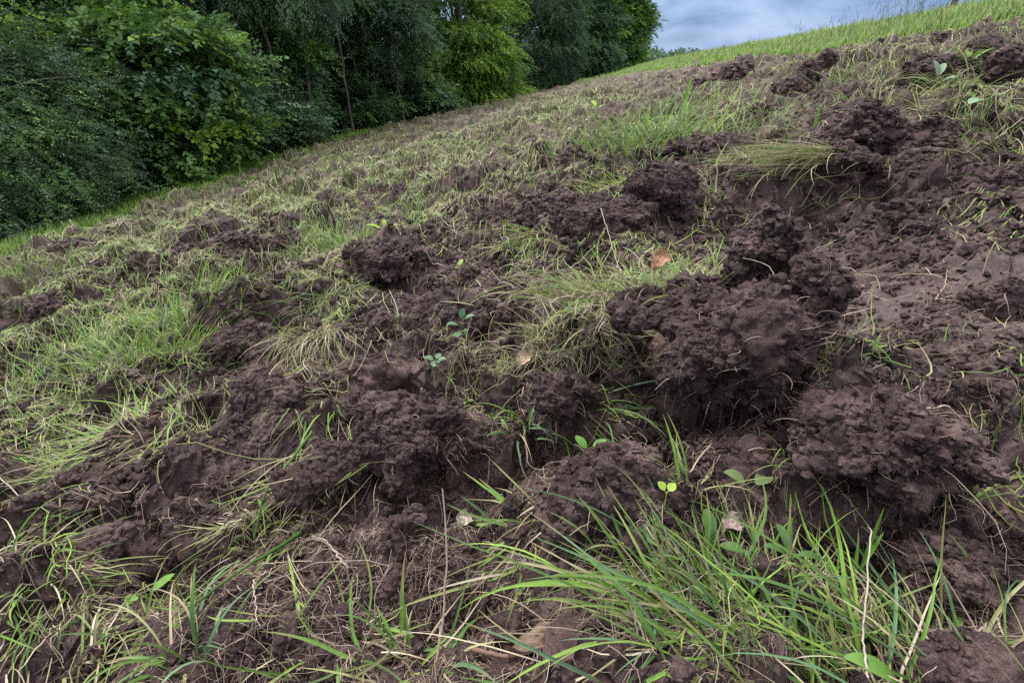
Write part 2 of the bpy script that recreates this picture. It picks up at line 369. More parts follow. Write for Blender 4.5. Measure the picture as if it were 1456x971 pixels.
# ------------------------------------------------------------------ ribbons: blades, stalks, roots
def unit(v): return v / np.maximum(np.linalg.norm(v, axis=-1, keepdims=True), 1e-9)
class Ribbons:
    def __init__(s): s.v = []; s.q = []; s.c = []; s.n = 0
    def add(s, P, width, tint, fold=.25, roll=None, prof='blade', across=3):
        """P (n,S,3) centre lines; width (n,), tint (n,3)"""
        n, S_, _ = P.shape
        tan = unit(np.gradient(P, axis=1)); up = np.array([0, 0, 1.0])
        side = np.cross(tan, up); bad = np.linalg.norm(side, axis=-1, keepdims=True) < .15
        side = unit(np.where(bad, np.array([1.0, .1, 0]), side)); side = unit(side - tan * (side * tan).sum(-1, keepdims=True))
        nor = np.cross(side, tan)
        if roll is not None:
            r = roll[:, None, None]; side, nor = side * np.cos(r) + nor * np.sin(r), nor * np.cos(r) - side * np.sin(r)
        t = np.linspace(0, 1, S_)
        if prof == 'blade': wp = np.minimum(1, .55 + 2.2 * t) * (1 - t ** 2.6) + .02
        elif prof == 'leaf': wp = np.sin(pi * np.clip(t * .97 + .03, 0, 1)) ** .7 * (1 - .15 * t)
        else: wp = 1 - .5 * t
        wv = (width[:, None] * wp[None])[..., None] * .5
        if across == 3: cols = [P - side * wv + nor * wv * fold * 2, P, P + side * wv + nor * wv * fold * 2]
        elif across == 2: cols = [P - side * wv, P + side * wv]
        else:  # round: four-sided tube
            cols = [P - side * wv, P + nor * wv, P + side * wv, P - nor * wv]
        A = len(cols); V = np.stack(cols, 2)               # n,S,A,3
        idx = s.n + np.arange(n * S_ * A).reshape(n, S_, A)
        if across in (2, 3):
            q = np.stack([idx[:, :-1, :-1], idx[:, :-1, 1:], idx[:, 1:, 1:], idx[:, 1:, :-1]], -1).reshape(-1, 4)
        else:
            i2 = np.roll(idx, -1, axis=2); q = np.stack([idx[:, :-1], i2[:, :-1], i2[:, 1:], idx[:, 1:]], -1).reshape(-1, 4)
        s.v.append(V.reshape(-1, 3)); s.q.append(q)
        if prof == 'blade':   # some tips are withered, the foot of a blade is paler
            hr = np.random.default_rng(n * 7 + S_); kt = (hr.uniform(0, 1, n) < .45) * hr.uniform(.4, 1, n); wt = np.clip((t[None] - hr.uniform(.55, .9, n)[:, None]) / .12, 0, 1) * kt[:, None]
            wf = np.clip(.25 - t, 0, 1)[None] * 2.2; ts = tint[:, None] * (1 - wt[..., None]) + np.array([.25, .19, .10]) * wt[..., None]
            ts = ts * (1 - wf[..., None]) + np.array([.22, .23, .12]) * wf[..., None]; tt = np.repeat(ts[:, :, None], A, 2).reshape(-1, 3)
        else: tt = np.repeat(tint[:, None], S_ * A, 1).reshape(-1, 3)
        s.c.append(tt); s.n += n * S_ * A
    def build(s, name, mat, parent=None, origin=None, **props):
        if not s.v: return None
        v = np.concatenate(s.v)
        if origin is not None: v = v - np.array(origin)[None]
        me = mesh_np(name, v, np.concatenate(s.q), True, {'tint': np.concatenate(s.c)}, mat)
        o = obj(name, me, parent, **props)
        if origin is not None and parent is None: o.location = origin
        return o
PAL = {
    'green': [(0.091, 0.176, 0.034), (0.124, 0.227, 0.046), (0.072, 0.137, 0.036), (0.169, 0.260, 0.058), (0.130, 0.208, 0.065)],
    'blue': [(0.072, 0.143, 0.058), (0.104, 0.195, 0.091), (0.130, 0.221, 0.117)],
    'bright': [(0.169, 0.312, 0.046), (0.221, 0.351, 0.065), (0.130, 0.247, 0.039)],
    'yellow': [(.19, .225, .075), (.23, .245, .10), (.15, .20, .06), (.26, .26, .13)],
    'straw': [(.33, .285, .19), (.42, .375, .28), (.25, .21, .145), (.30, .265, .16), (.20, .16, .12)],
    'root': [(.26, .19, .15), (.36, .28, .23), (.17, .12, .10), (.42, .35, .29), (.20, .13, .10)],
}
def tints(n, mixd, r):
    """mixd {'green':.6,...} -> (n,3)"""
    ks = list(mixd); p = np.array([mixd[k_] for k_ in ks], float); p /= p.sum()
    c = np.zeros((n, 3)); ch = r.choice(len(ks), n, p=p)
    for i, k_ in enumerate(ks):
        pal = np.array(PAL[k_]); m_ = ch == i; c[m_] = pal[r.integers(0, len(pal), m_.sum())]
    return c * r.uniform(.78, 1.22, (n, 1))
def lines(root, azi, elev, length, droop, S_, r, wig=.12, twist=.5):
    """curved centre lines grown from root points"""
    n = len(root); t = np.linspace(0, 1, S_)[None]
    a = azi[:, None] + (r.normal(0, twist, n)[:, None]) * t + wig * np.cumsum(r.normal(0, 1, (n, S_)), 1) / math.sqrt(S_)
    e_ = elev[:, None] - droop[:, None] * t ** 1.3 + wig * .6 * np.cumsum(r.normal(0, 1, (n, S_)), 1) / math.sqrt(S_)
    e_ = np.clip(e_, -1.5, 1.55)
    st = length[:, None] / (S_ - 1)
    d = np.stack([np.sin(a) * np.cos(e_), np.cos(a) * np.cos(e_), np.sin(e_)], -1) * st[..., None]
    P = np.concatenate([np.zeros((n, 1, 3)), np.cumsum(d[:, :-1], 1)], 1) + root[:, None]
    return P
def keep_above(P, lift=.004):
    g = hgt(P[..., 0], P[..., 1]) + lift
    lo = np.maximum(P[..., 2], g); P = P.copy(); P[..., 2] = lo; return P

# ------------------------------------------------------------------ clods
_ico = {}
def ico(n):
    if n not in _ico:
        bm = bmesh.new(); bmesh.ops.create_icosphere(bm, subdivisions=n, radius=1)
        v = np.array([q.co[:] for q in bm.verts]); f = np.array([[q.index for q in p.verts] for p in bm.faces]); bm.free(); _ico[n] = (v, f)
    return _ico[n]
PV, PF = ico(2); PROTO = []
for _j in range(30):
    _u = PV * (1 + .55 * perlin3(PV * 1.7 + _j * 9.1, _j)[:, None] + .35 * perlin3(PV * 4 + _j * 5, _j + 3)[:, None]); PROTO.append(_u * np.random.default_rng(_j).uniform(.6, 1.25, (1, 3)))
PROTO = np.array(PROTO)
def lobe(c, size, rz, seed, sub, rough=1.0, tilt=0., box=0.):
    v, f = ico(sub); r = np.random.default_rng(seed)
    off = r.uniform(0, 50, 3)
    # a torn block: rounded cut by random planes, then broken up
    K = 11; nk = unit(r.normal(size=(K, 3)) * np.array([1, 1, .8])); hk = r.uniform(.55, 1.0, K)
    m = (np.clip(v @ nk.T, 0, None) / hk[None]) ** 9; rad = (m.sum(1) + (1 / 1.12) ** 9) ** (-1 / 9.)
    u = v * (rad * (1 + .17 * perlin3(v * 1.7 + off, seed) + .09 * perlin3(v * 3.6 + off, seed + 1)))[:, None]
    p = u * np.array(size) * .5
    nrm = unit(v / np.array(size))
    a = cos(tilt); b = sin(tilt)
    p = np.stack([p[:, 0] * a + p[:, 2] * b, p[:, 1], -p[:, 0] * b + p[:, 2] * a], 1); nrm = np.stack([nrm[:, 0] * a + nrm[:, 2] * b, nrm[:, 1], -nrm[:, 0] * b + nrm[:, 2] * a], 1)
    a = cos(rz); b = sin(rz)
    p = np.stack([p[:, 0] * a - p[:, 1] * b, p[:, 0] * b + p[:, 1] * a, p[:, 2]], 1); nrm = np.stack([nrm[:, 0] * a - nrm[:, 1] * b, nrm[:, 0] * b + nrm[:, 1] * a, nrm[:, 2]], 1)
    w_ = p + off
    warp = np.stack([perlin3(w_ / .05, 91), perlin3(w_ / .05, 92), perlin3(w_ / .05, 93)], 1)
    q = w_ + .012 * warp
    fine = np.clip(.95 + 1.3 * perlin3(w_ / .09, 98), .5, 1.6)
    d = .022 * perlin3(q / .09, 94) + .018 * (.22 - np.abs(perlin3(q / .05, 95)))
    p = p + nrm * d[:, None] * rough + warp * .006 * rough
    def vnormals(p):
        fn = np.cross(p[f[:, 1]] - p[f[:, 0]], p[f[:, 2]] - p[f[:, 0]]); s = np.zeros_like(p)
        for a_ in range(3):
            for c_ in range(3): s[:, c_] += np.bincount(f[:, a_], fn[:, c_], len(p))
        return unit(s)
    w_ = p + off; q = w_ + .004 * np.stack([perlin3(w_ / .018, 91), perlin3(w_ / .018, 92), perlin3(w_ / .018, 93)], 1)
    d = fine * (.013 * perlin3(q / .026, 96) + .008 * (np.abs(perlin3(q / .016, 100)) - .2)); p = p + vnormals(p) * d[:, None] * rough
    w_ = p + off; d = fine * (.006 * perlin3(w_ / .010, 97) + .003 * perlin3(w_ / .006, 99)) * (1 if sub >= 6 else .6); p = p + vnormals(p) * d[:, None] * rough
    return p + np.array(c), f
def clod(name, label, lobes, roots=0, cat='clod', group=None, sub=6, seed=0):
    """lobes: (px, py, width m, depth m, height m, turn deg, raise m, tilt deg, rough)"""
    V = []; F = []; n = 0; cen = None
    for i, (px, py, sx, sy, sz, tz, up, tl, ro) in enumerate(lobes):
        x, y = at(px, py); z = float(zmacro(np.array([x]), np.array([y]))[0]) + up
        if cen is None: cen = (x, y, z)
        p, f = lobe((x - cen[0], y - cen[1], z - cen[2]), (sx, sy, sz), radians(tz), seed * 17 + i * 5 + 3, sub, ro, radians(tl))
        V.append(p); F.append(f + n); n += len(p)
    V = np.concatenate(V); F = np.concatenate(F)
    r = np.random.default_rng(seed + 300); ext = float(np.ptp(V[:, 0]) * np.ptp(V[:, 2])); sc = max(1., cen[1] / 1.6)
    nc = int(min(15000, ext / (sc * sc) * 170000 * np.mean([l[8] for l in lobes]) ** 2)); k_ = r.choice(len(V), nc)
    k_ = k_[perlin3(V[k_] / .06 + seed, 9) > r.normal(-.06, .16, nc)]; nc = len(k_)
    cv = PROTO[r.integers(0, len(PROTO), nc)] * (np.clip(r.lognormal(math.log(.0042), .5, nc), .002, .012) * sc)[:, None, None] + V[k_][:, None]
    cf = (PF[None] + (np.arange(nc) * PROTO.shape[1])[:, None, None]).reshape(-1, 3) + len(V)
    V0 = V; V = np.concatenate([V, cv.reshape(-1, 3)]); F = np.concatenate([F, cf])
    me = mesh_np(name, V, F, np.arange(len(F)) < len(F) - len(cf), None, M_soil); V = V0
    o = obj(name, me, label=label, category=cat); o.location = cen
    if group: o['group'] = group
    if roots:
        r = np.random.default_rng(seed + 900); roots = int(roots * 1.8)
        k_ = r.choice(len(V), roots, p=None)
        P0 = V[k_]; dirn = unit(P0 + r.normal(0, .03, P0.shape))
        az_ = np.arctan2(dirn[:, 0], dirn[:, 1]); e_ = np.arcsin(np.clip(dirn[:, 2], -1, 1)) - .2
        ln = r.lognormal(math.log(.035), .5, roots)
        P = lines(P0 - dirn * .004, az_, e_, ln, r.uniform(.3, 1.8, roots), 7, r, .7, 1.2)
        rb = Ribbons(); rb.add(P, r.uniform(.0007, .0018, roots), tints(roots, {'root': .8, 'straw': .2}, r), across=4, prof='root')
        rb.build('roots', M_dry, o)
    return o
exec_later = []

# ------------------------------------------------------------------ named clods
CLODS = [
 ('clod', 'biggest overturned sod with a hollow dark knob on top, grass mat hanging off its back', [
   (1045, 562, .31, .22, .25, 10, .065, 0, 1.3), (1058, 500, .12, .11, .24, 20, .20, 8, 1.1), (1130, 520, .10, .10, .24, 0, .14, 0, 1.0), (965, 530, .20, .18, .12, -10, .15, -12, 1.1), (900, 530, .17, .14, .08, 10, .15, -18, 1.1)], 320, 1),
 ('clod', 'crumbly clod arching over a black hollow, long green blade trailing on its left', [
   (585, 662, .23, .20, .17, 10, .07, 0, 1.3), (470, 700, .18, .11, .07, 35, .055, 15, 1.1), (645, 660, .12, .12, .10, -20, .055, 0, 1.3)], 160, 2),
 ('clod', 'broad soil ledge overhanging a black gap, just below the bare smooth hollow', [
   (1240, 640, .27, .20, .08, 15, .035, -8, 1.1), (1315, 678, .18, .14, .07, 30, .04, -15, 1.1), (1180, 630, .15, .14, .08, 0, .015, 0, 1.2)], 140, 3),
 ('clod', 'rooty brown clod leaning right under the small three-leaved seedling', [
   (850, 720, .22, .18, .13, 30, .02, 0, .9), (890, 760, .12, .12, .09, 0, .0, 0, 1.0)], 120, 4),
 ('clod', 'upright grey lump standing behind the tall pale broken stem', [
   (575, 790, .085, .09, .15, 10, .02, 12, .75), (560, 820, .09, .08, .08, 0, .0, 0, .9)], 20, 5),
 ('clod', 'flat smooth grey slab of soil alone at the left edge of the field', [
   (130, 785, .13, .10, .07, 20, .005, 0, .7)], 0, 6),
 ('clod', 'ball-shaped clod between the seedling and the lush grass tuft', [
   (885, 890, .10, .09, .09, 0, .015, 0, .6)], 12, 7),
 ('clod', 'small round dark lump above the ball-shaped clod', [
   (805, 825, .045, .045, .042, 0, .01, 0, .5)], 0, 8),
 ('clod', 'smooth clay-faced block beside two upright dry stalks at the bottom', [
   (935, 965, .08, .07, .08, 15, -.005, 10, .6)], 6, 9),
 ('clod', 'rounded clod resting above the bottom corner grass and below the ledge gap', [
   (1335, 830, .13, .12, .08, 0, .02, 0, .7)], 14, 10),
 ('clod', 'brown earthy hump in the bottom right corner with dry blades on it', [
   (1385, 960, .11, .09, .06, 20, .01, 0, .4)], 14, 11),
 ('clod', 'dark ragged clod spilling roots between the three-stem clover plants and the big sod', [
   (720, 450, .16, .13, .13, 10, .05, 0, 1.2)], 80, 12),
 ('clod', 'low crumbly clod below the clump of drooping blue-green blades', [
   (790, 570, .13, .11, .08, 0, .02, 0, 1.0)], 40, 13),
 ('clod', 'wide dark clod with yellow-green grass fanned over its top', [
   (870, 335, .38, .24, .20, 10, .06, 0, 1.0), (940, 310, .26, .2, .2, 0, .10, 0, 1.0), (810, 330, .2, .2, .14, 0, .05, 0, 1.)], 90, 14),
 ('clod', 'dark round clod half way up the slope, short straw bundle on its left', [
   (545, 395, .26, .18, .13, 10, .05, 0, 1.1)], 50, 15),
 ('clod', 'crumbly dark mound beside the green tuft with the lone broad blade', [
   (1030, 232, .42, .3, .20, 0, .06, 0, 1.0), (980, 225, .25, .2, .15, 0, .06, 0, 1.0)], 80, 16),
 ('clod', 'peaked clod with a dark notch at the end of the combed-over grass', [
   (1228, 215, .32, .24, .24, 0, .05, 8, 1.2), (1200, 260, .34, .24, .18, 0, .04, 0, 1.0), (1290, 250, .30, .2, .16, 0, .03, 0, 1.0)], 120, 17),
 ('clod', 'smaller dark knob on the right shoulder of the peaked clod', [
   (1300, 215, .26, .2, .16, 0, .04, 0, 1.0)], 40, 18),
 ('clod', 'tall torn clod pointing skyward just under the uncut green strip', [
   (1145, 128, .24, .2, .36, 0, .10, 18, 1.1), (1125, 135, .3, .24, .24, 0, .05, 0, 1.0), (1165, 115, .12, .12, .2, 0, .18, 25, 1.0)], 60, 19),
 ('clod', 'dark twin-humped clod on the skyline side, left of the tall torn clod', [
   (1045, 120, .55, .35, .34, 0, .08, 0, 1.0), (1010, 128, .4, .3, .22, 0, .04, 0, 1.0)], 50, 20),
 ('clod', 'large black overturned clod high at the right edge under pale arching stems', [
   (1395, 100, .46, .34, .32, 0, .06, 0, 1.1), (1362, 108, .3, .3, .2, 0, .04, 0, 1.1), (1440, 112, .34, .3, .26, 0, .04, 0, 1.1)], 90, 21),
 ('clod', 'dark clod with a ragged top between the twin-humped clod and the brow grass', [
   (1258, 78, .34, .26, .2, 0, .03, 0, 1.0)], 20, 22),
 ('clod', 'brown clod lying by the uncut strip left of the ragged-topped clod', [
   (1332, 66, .45, .3, .18, 0, .02, 0, 1.0)], 20, 23),
 ('clod', 'low wide heap of dark soil below the dark twin-humped clod', [
   (1090, 165, .34, .26, .14, 0, .03, 0, 1.0)], 30, 24),
 ('clod', 'brown clod beneath the large black overturned clod, hung with stems', [
   (1320, 120, .34, .28, .24, 0, .05, 0, 1.1)], 50, 25),
 ('clod', 'reddish clod isolated near the wood edge at the left', [
   (115, 362, .46, .34, .22, 0, .03, 0, 1.1)], 40, 26),
 ('clod', 'long straw-capped clod on the left half of the slope', [
   (330, 368, .52, .32, .20, 10, .02, 0, 1.1), (285, 372, .3, .25, .14, 0, .02, 0, 1.1)], 70, 27),
 ('clod', 'dark clod behind the bright grass tuft on the left, lying alone', [
   (92, 440, .32, .22, .18, 0, .03, 0, 1.1)], 40, 28),
 ('clod', 'small dark clod close above the bright broad-leaf tuft', [
   (415, 352, .22, .16, .13, 0, .03, 0, 1.0)], 20, 29),
 ('clod', 'rough clod with a shadowed front to the right of the large left tuft', [
   (340, 500, .24, .16, .10, 15, .03, 0, 1.1), (385, 515, .16, .12, .08, 0, .03, 0, 1.1)], 60, 30),
 ('clod', 'steep dark lump holding up the drooping straw bundle', [
   (385, 585, .16, .12, .11, 10, .03, 0, 1.0)], 40, 31),
 ('clod', 'dark broken clod under the long run of cut stems at mid-slope', [
   (720, 318, .3, .2, .12, 20, .02, 0, 1.1)], 50, 32),
 ('clod', 'tall dark clod behind the thin leaning twig at mid-slope', [
   (815, 250, .36, .26, .20, 0, .04, 0, 1.1)], 50, 33),
 ('clod', 'low rough clod in the right field under the pale forked stems', [
   (1320, 330, .14, .11, .06, 0, .01, 0, 1.0)], 20, 34),
 ('clod', 'crumbled clod at the right edge just below the bare smooth hollow', [
   (1420, 430, .16, .12, .07, 0, .01, 0, 1.0)], 20, 35),
]
for i, (nm, lab, lobes, nr, sd) in enumerate(CLODS):
    clod(nm, lab, lobes, nr, sub=6 if lobes[0][1] > 300 else 5, seed=sd)

# ------------------------------------------------------------------ soil crumbs (past counting)
def crumbs(n, r0, r1, med, seed, smin, smax, k0):
    r = np.random.default_rng(seed)
    rad = np.exp(r.uniform(math.log(r0), math.log(r1), n)); t = np.radians(r.uniform(-56, 56, n))
    x = rad * np.sin(t); y = rad * np.cos(t)
    clus = perlin2(x / .16, y / .16, 61) + .6 * perlin2(x / .5, y / .5, 62)
    k_ = (clus + r.normal(0, .3, n) > k0) & (tilled(x, y) > .6) & (r.uniform(0, 1, n) > .6 * smooth_mask(x, y))
    x = x[k_]; y = y[k_]; rad = rad[k_]; n = len(x)
    s = np.clip(r.lognormal(math.log(med), .5, n), smin, smax) * np.clip(rad / 1.0, .8, 1.35)
    z = hgt(x, y) + s * r.uniform(-.3, .45, n)
    a = r.uniform(0, 2 * pi, n); ca = np.cos(a)[:, None]; sa = np.sin(a)[:, None]
    pv = PROTO[r.integers(0, len(PROTO), n)] * s[:, None, None]
    V = np.stack([pv[..., 0] * ca - pv[..., 1] * sa, pv[..., 0] * sa + pv[..., 1] * ca, pv[..., 2]], -1) + np.stack([x, y, z], 1)[:, None]
    F = (PF[None] + (np.arange(n) * len(PV))[:, None, None]).reshape(-1, 3)
    obj('soil_crumbs', mesh_np('soil_crumbs', V.reshape(-1, 3), F, False, None, M_soil), kind='stuff')
crumbs(170000, .3, 7, .0032, 3, .0013, .009, -.15)
crumbs(110000, 1.8, 32, .0062, 4, .0025, .014, -.02)

def lumps():
    r = np.random.default_rng(8); n = 2600; rad = np.exp(r.uniform(math.log(.38), math.log(4.5), n)); t = np.radians(r.uniform(-56, 56, n)); x = rad * np.sin(t); y = rad * np.cos(t)
    k_ = (perlin2(x / .3, y / .3, 66) + r.normal(0, .2, n) > -.05) & (tilled(x, y) > .6) & (r.uniform(0, 1, n) > .8 * smooth_mask(x, y)); x = x[k_]; y = y[k_]; rad = rad[k_]; n = len(x)
    v, f = ico(4); pr = []
    for j in range(16):
        u = v * (1 + .42 * perlin3(v * 1.5 + j * 7.3, j)[:, None] + .5 * (np.abs(perlin3(v * 3.2 + j, j + 1)) - .2)[:, None] + .32 * (np.abs(perlin3(v * 7 + j, j + 2)) - .2)[:, None]); pr.append(u * r.uniform(.65, 1.2, (1, 3)))
    pr = np.array(pr); s = np.clip(r.lognormal(math.log(.011), .38, n), .006, .024) * np.clip(rad / 1.5, .8, 1.3); a = r.uniform(0, 2 * pi, n); ca = np.cos(a)[:, None]; sa = np.sin(a)[:, None]
    pv = pr[r.integers(0, 16, n)] * s[:, None, None]; z = hgt(x, y) + s * r.uniform(-.2, .4, n)
    V = np.stack([pv[..., 0] * ca - pv[..., 1] * sa, pv[..., 0] * sa + pv[..., 1] * ca, pv[..., 2] * .8], -1) + np.stack([x, y, z], 1)[:, None]
    obj('soil_lumps', mesh_np('soil_lumps', V.reshape(-1, 3), (f[None] + (np.arange(n) * len(v))[:, None, None]).reshape(-1, 3), True, None, M_soil), kind='stuff')
lumps()

# ------------------------------------------------------------------ cut grass and straw lying on the field
PATCH = [  # px, py, rx, ry, amount, green share
 (440, 330, 90, 40, .9, .7), (160, 490, 150, 55, .9, .6), (150, 600, 160, 60, 1., .45), (50, 840, 110, 60, .5, .6), (240, 850, 80, 60, .6, .4),
 (450, 500, 60, 60, .9, .25), (600, 480, 70, 45, .5, .2), (690, 540, 110, 40, .6, .3), (900, 400, 110, 60, 1., .5), (1110, 245, 110, 24, 1., .4),
 (930, 200, 90, 40, .9, .8), (870, 270, 60, 24, .8, .6), (1050, 160, 90, 40, .8, .5), (1280, 110, 170, 34, .7, .6), (1380, 180, 90, 30, .7, .5),
 (1080, 860, 220, 100, .8, .7), (750, 800, 40, 90, .35, .3), (560, 880, 130, 80, .4, .5), (480, 410, 60, 50, .8, .5), (290, 400, 80, 30, .8, .4),
 (800, 470, 90, 90, .8, .3), (480, 650, 80, 30, .5, .4), (380, 740, 60, 40, .6, .5), (300, 860, 60, 60, .5, .3), (740, 690, 90, 40, .35, .4), (650, 300, 100, 30, .6, .2),
 (1000, 300, 60, 30, .4, .3), (1420, 600, 40, 60, .3, .4), (1390, 900, 90, 60, .6, .4), (40, 600, 60, 60, .6, .4), (740, 370, 60, 30, .4, .5),
 (80, 930, 140, 50, .2, .4),
]
BARE = [(1300, 400, 190, 130, .95), (1180, 560, 170, 90, .8), (650, 400, 140, 60, .6), (300, 690, 150, 60, .6), (1250, 700, 150, 80, .85), (590, 640, 90, 60, .6), (1300, 270, 150, 40, .6), (850, 700, 90, 60, .6), (850, 330, 120, 40, .6)]
SOILBAND = [(1260, 145, 320, 85, .92), (1000, 240, 200, 50, .7), (760, 310, 200, 45, .7), (1050, 120, 120, 22, .6), (1350, 85, 140, 34, .8), (930, 130, 90, 14, .5), (450, 300, 110, 16, .5), (720, 160, 60, 8, .5), (800, 195, 90, 22, .6), (560, 255, 120, 18, .5), (330, 345, 130, 22, .6), (300, 640, 260, 60, .6), (380, 470, 120, 40, .6), (150, 330, 90, 14, .4), (650, 200, 70, 10, .5)]
def patch_density(x, y, z):
    px, py, d = project(x, y, z)
    g = np.zeros_like(x); gs = np.zeros_like(x); gw = np.full_like(x, 1e-3)
    for (a, b, rx, ry, am, gsh) in PATCH:
        q = am * np.exp(-(((px - a) / rx) ** 2 + ((py - b) / ry) ** 2) * 2.4); g = np.maximum(g, q); gs += q * gsh; gw += q
    for (a, b, rx, ry, am) in BARE: g = g * (1 - am * np.exp(-(((px - a) / rx) ** 2 + ((py - b) / ry) ** 2) ** 2))
    return g, gs / gw
def litter(name, n, r0, r1, base_fn, len_, wid, mixg, mixs, seed, S_=5, elev=(.0, .25), lift=.004, across=2):
    r = np.random.default_rng(seed)
    rad = np.exp(r.uniform(math.log(r0), math.log(r1), n)); t = np.radians(r.uniform(-57, 57, n)); x = rad * np.sin(t); y = rad * np.cos(t)
    z = zmacro(x, y); g, gs = patch_density(x, y, z); T_ = tilled(x, y)
    nz = perlin2(x / .55, y / .4, 71) * .9 + .55 * perlin2(x / .17, y / .13, 72) + .5 * perlin2(x / 1.9, y / 1.3, 73)
    nz = nz + 1.1 * perlin2(x / 3.2 + 4, y / 2.0, 75) * sstep(3, 7, rad)
    qx, qy, _ = project(x, y, z); sup = np.ones_like(x)
    for (a, b, rx, ry, am) in SOILBAND: sup = sup * (1 - am * np.exp(-(((qx - a) / rx) ** 2 + ((qy - b + (qx - a) * .16) / ry) ** 2) ** 1.5))
    dens = np.clip(base_fn(rad, nz) * sup + g * np.maximum(sup, .55), 0, 1) * T_
    k_ = r.uniform(0, 1, n) < dens; x = x[k_]; y = y[k_]; rad = rad[k_]; gs = gs[k_]; g = g[k_]; n = len(x)
    px, py, d = project(x, y, hgt(x, y))
    L_ = r.lognormal(math.log(len_), .5, n) * np.clip(rad / 4, 1, 2.0); W_ = wid * r.uniform(.6, 1.4, n) * np.clip(rad / 3, 1, 7)
    azi = r.uniform(0, 2 * pi, n)
    P = lines(np.stack([x, y, hgt(x, y) + lift], 1), azi, r.uniform(elev[0], elev[1], n), L_, r.uniform(0, .6, n), S_, r, .35, .9)
    hg = hgt(P[..., 0], P[..., 1]); P[..., 2] = hg + lift + np.maximum(P[..., 2] - P[:, :1, 2], 0) * r.uniform(0, .9, n)[:, None] + (r.uniform(0, .012, n) + r.uniform(0, .02, n) * sstep(1.8, 3.5, rad))[:, None]
    ct = tints(n, mixs, r); cg = tints(n, mixg, r)
    gn = perlin2(x / .8, y / .5, 74); pg = np.clip(np.where(g > .25, gs, .55 + .5 * gn), 0, 1)
    c = np.where((r.uniform(0, 1, n) < pg)[:, None], cg, ct)
    rb = Ribbons(); rb.add(P, W_, c, across=across, roll=r.uniform(-.6, .6, n), prof='stalk'); return rb.build(name, M_dry, kind='stuff')
mg = {'green': .4, 'yellow': .5, 'bright': .35, 'blue': .05}; ms = {'straw': .6, 'yellow': .45, 'root': .1}
litter('cut_grass', 420000, 1.8, 34, lambda r_, nz: sstep(1.6, 4.2, r_) * np.clip(.16 + 2.8 * nz, .03, .95), .065, .0028, mg, ms, 11)
litter('cut_grass', 30000, .35, 2.8, lambda r_, nz: .03 + .09 * np.clip(nz, 0, 1) - .45 * (1 - sstep(.5, 1.0, r_)), .06, .0021, mg, ms, 12, S_=7, elev=(0, .7), across=3)
# pale rootlets and stems poking from the bare soil
litter('rootlets', 42000, .35, 6, lambda r_, nz: .26 + .25 * nz, .032, .0010, {'root': .8, 'straw': .3}, {'root': .7, 'straw': .4}, 13, S_=6, elev=(-.1, 1.0), lift=.001, across=4)

# ------------------------------------------------------------------ uncut grass strip on the brow, verge by the wood
def sward(name, n, r0, r1, th0, th1, want, hmin, hmax, wid, mixd, seed, lean=(.9, .5)):
    r = np.random.default_rng(seed)
    rad = np.exp(r.uniform(math.log(r0), math.log(r1), n)); t = np.radians(r.uniform(th0, th1, n)); x = rad * np.sin(t); y = rad * np.cos(t)
    k_ = r.uniform(0, 1, n) < want(x, y); x = x[k_]; y = y[k_]; rad = rad[k_]; n = len(x)
    h = r.uniform(hmin, hmax, n) * (1 + .4 * perlin2(x / .8, y / .8, 81))
    P = lines(np.stack([x, y, hgt(x, y) - .01], 1), r.normal(lean[0], 1.1, n), r.uniform(.9, 1.5, n), h, r.uniform(.2, 1.5, n), 5, r, .15, .5)
    rb = Ribbons(); rb.add(P, wid * r.uniform(.6, 1.4, n) * np.clip(rad / 5, 1, 5), tints(n, mixd, r), across=2)
    return rb.build(name, M_blade, kind='stuff')
sward('tall_grass', 340000, 4.5, 42, 4, 57, lambda x, y: (x > 4) * (1 - tilled(x, y)), .13, .32, .0065, {'bright': .8, 'green': .15, 'yellow': .2}, 21)
sward('verge_grass', 160000, 4.5, 45, -57, 5, lambda x, y: (x < 0) * (x > -9.5) * (1 - tilled(x, y)), .09, .22, .007, {'green': .3, 'bright': .8}, 22)
def stalks(n, th0, th1, seed):
    r = np.random.default_rng(seed); rb = Ribbons()
    t = np.radians(r.uniform(th0, th1, n)); rad = r.uniform(8.5, 15, n) ; x = rad * np.sin(t); y = rad * np.cos(t)
    k_ = (x > 6.0); x = x[k_]; y = y[k_]; n = len(x)
    P = lines(np.stack([x, y, hgt(x, y)], 1), r.normal(.6, 1.2, n), r.uniform(1.2, 1.5, n), r.uniform(.25, .72, n), r.uniform(.1, .9, n), 8, r, .08, .3)
    c = tints(n, {'green': .4, 'root': .3, 'blue': .4}, r) * .6
    rb.add(P, r.uniform(.004, .006, n), c, across=4, prof='stalk')
    m_ = 9   # seed heads: short side spikes near the top
    top = P[:, -1]; d = unit(P[:, -1] - P[:, -3])
    s_ = r.uniform(-.13, 0, (n, m_)); base_ = top[:, None] + d[:, None] * s_[..., None]
    Q = lines(base_.reshape(-1, 3), r.uniform(0, 2 * pi, n * m_), r.uniform(.5, 1.4, n * m_), r.uniform(.015, .045, n * m_), r.uniform(0, .8, n * m_), 4, r, .1, .3)
    rb.add(Q, np.full(n * m_, .006), np.repeat(c, m_, 0), across=3)
    rb.build('seeding_grass', M_dry, kind='stuff')
stalks(900, 12, 50, 5)

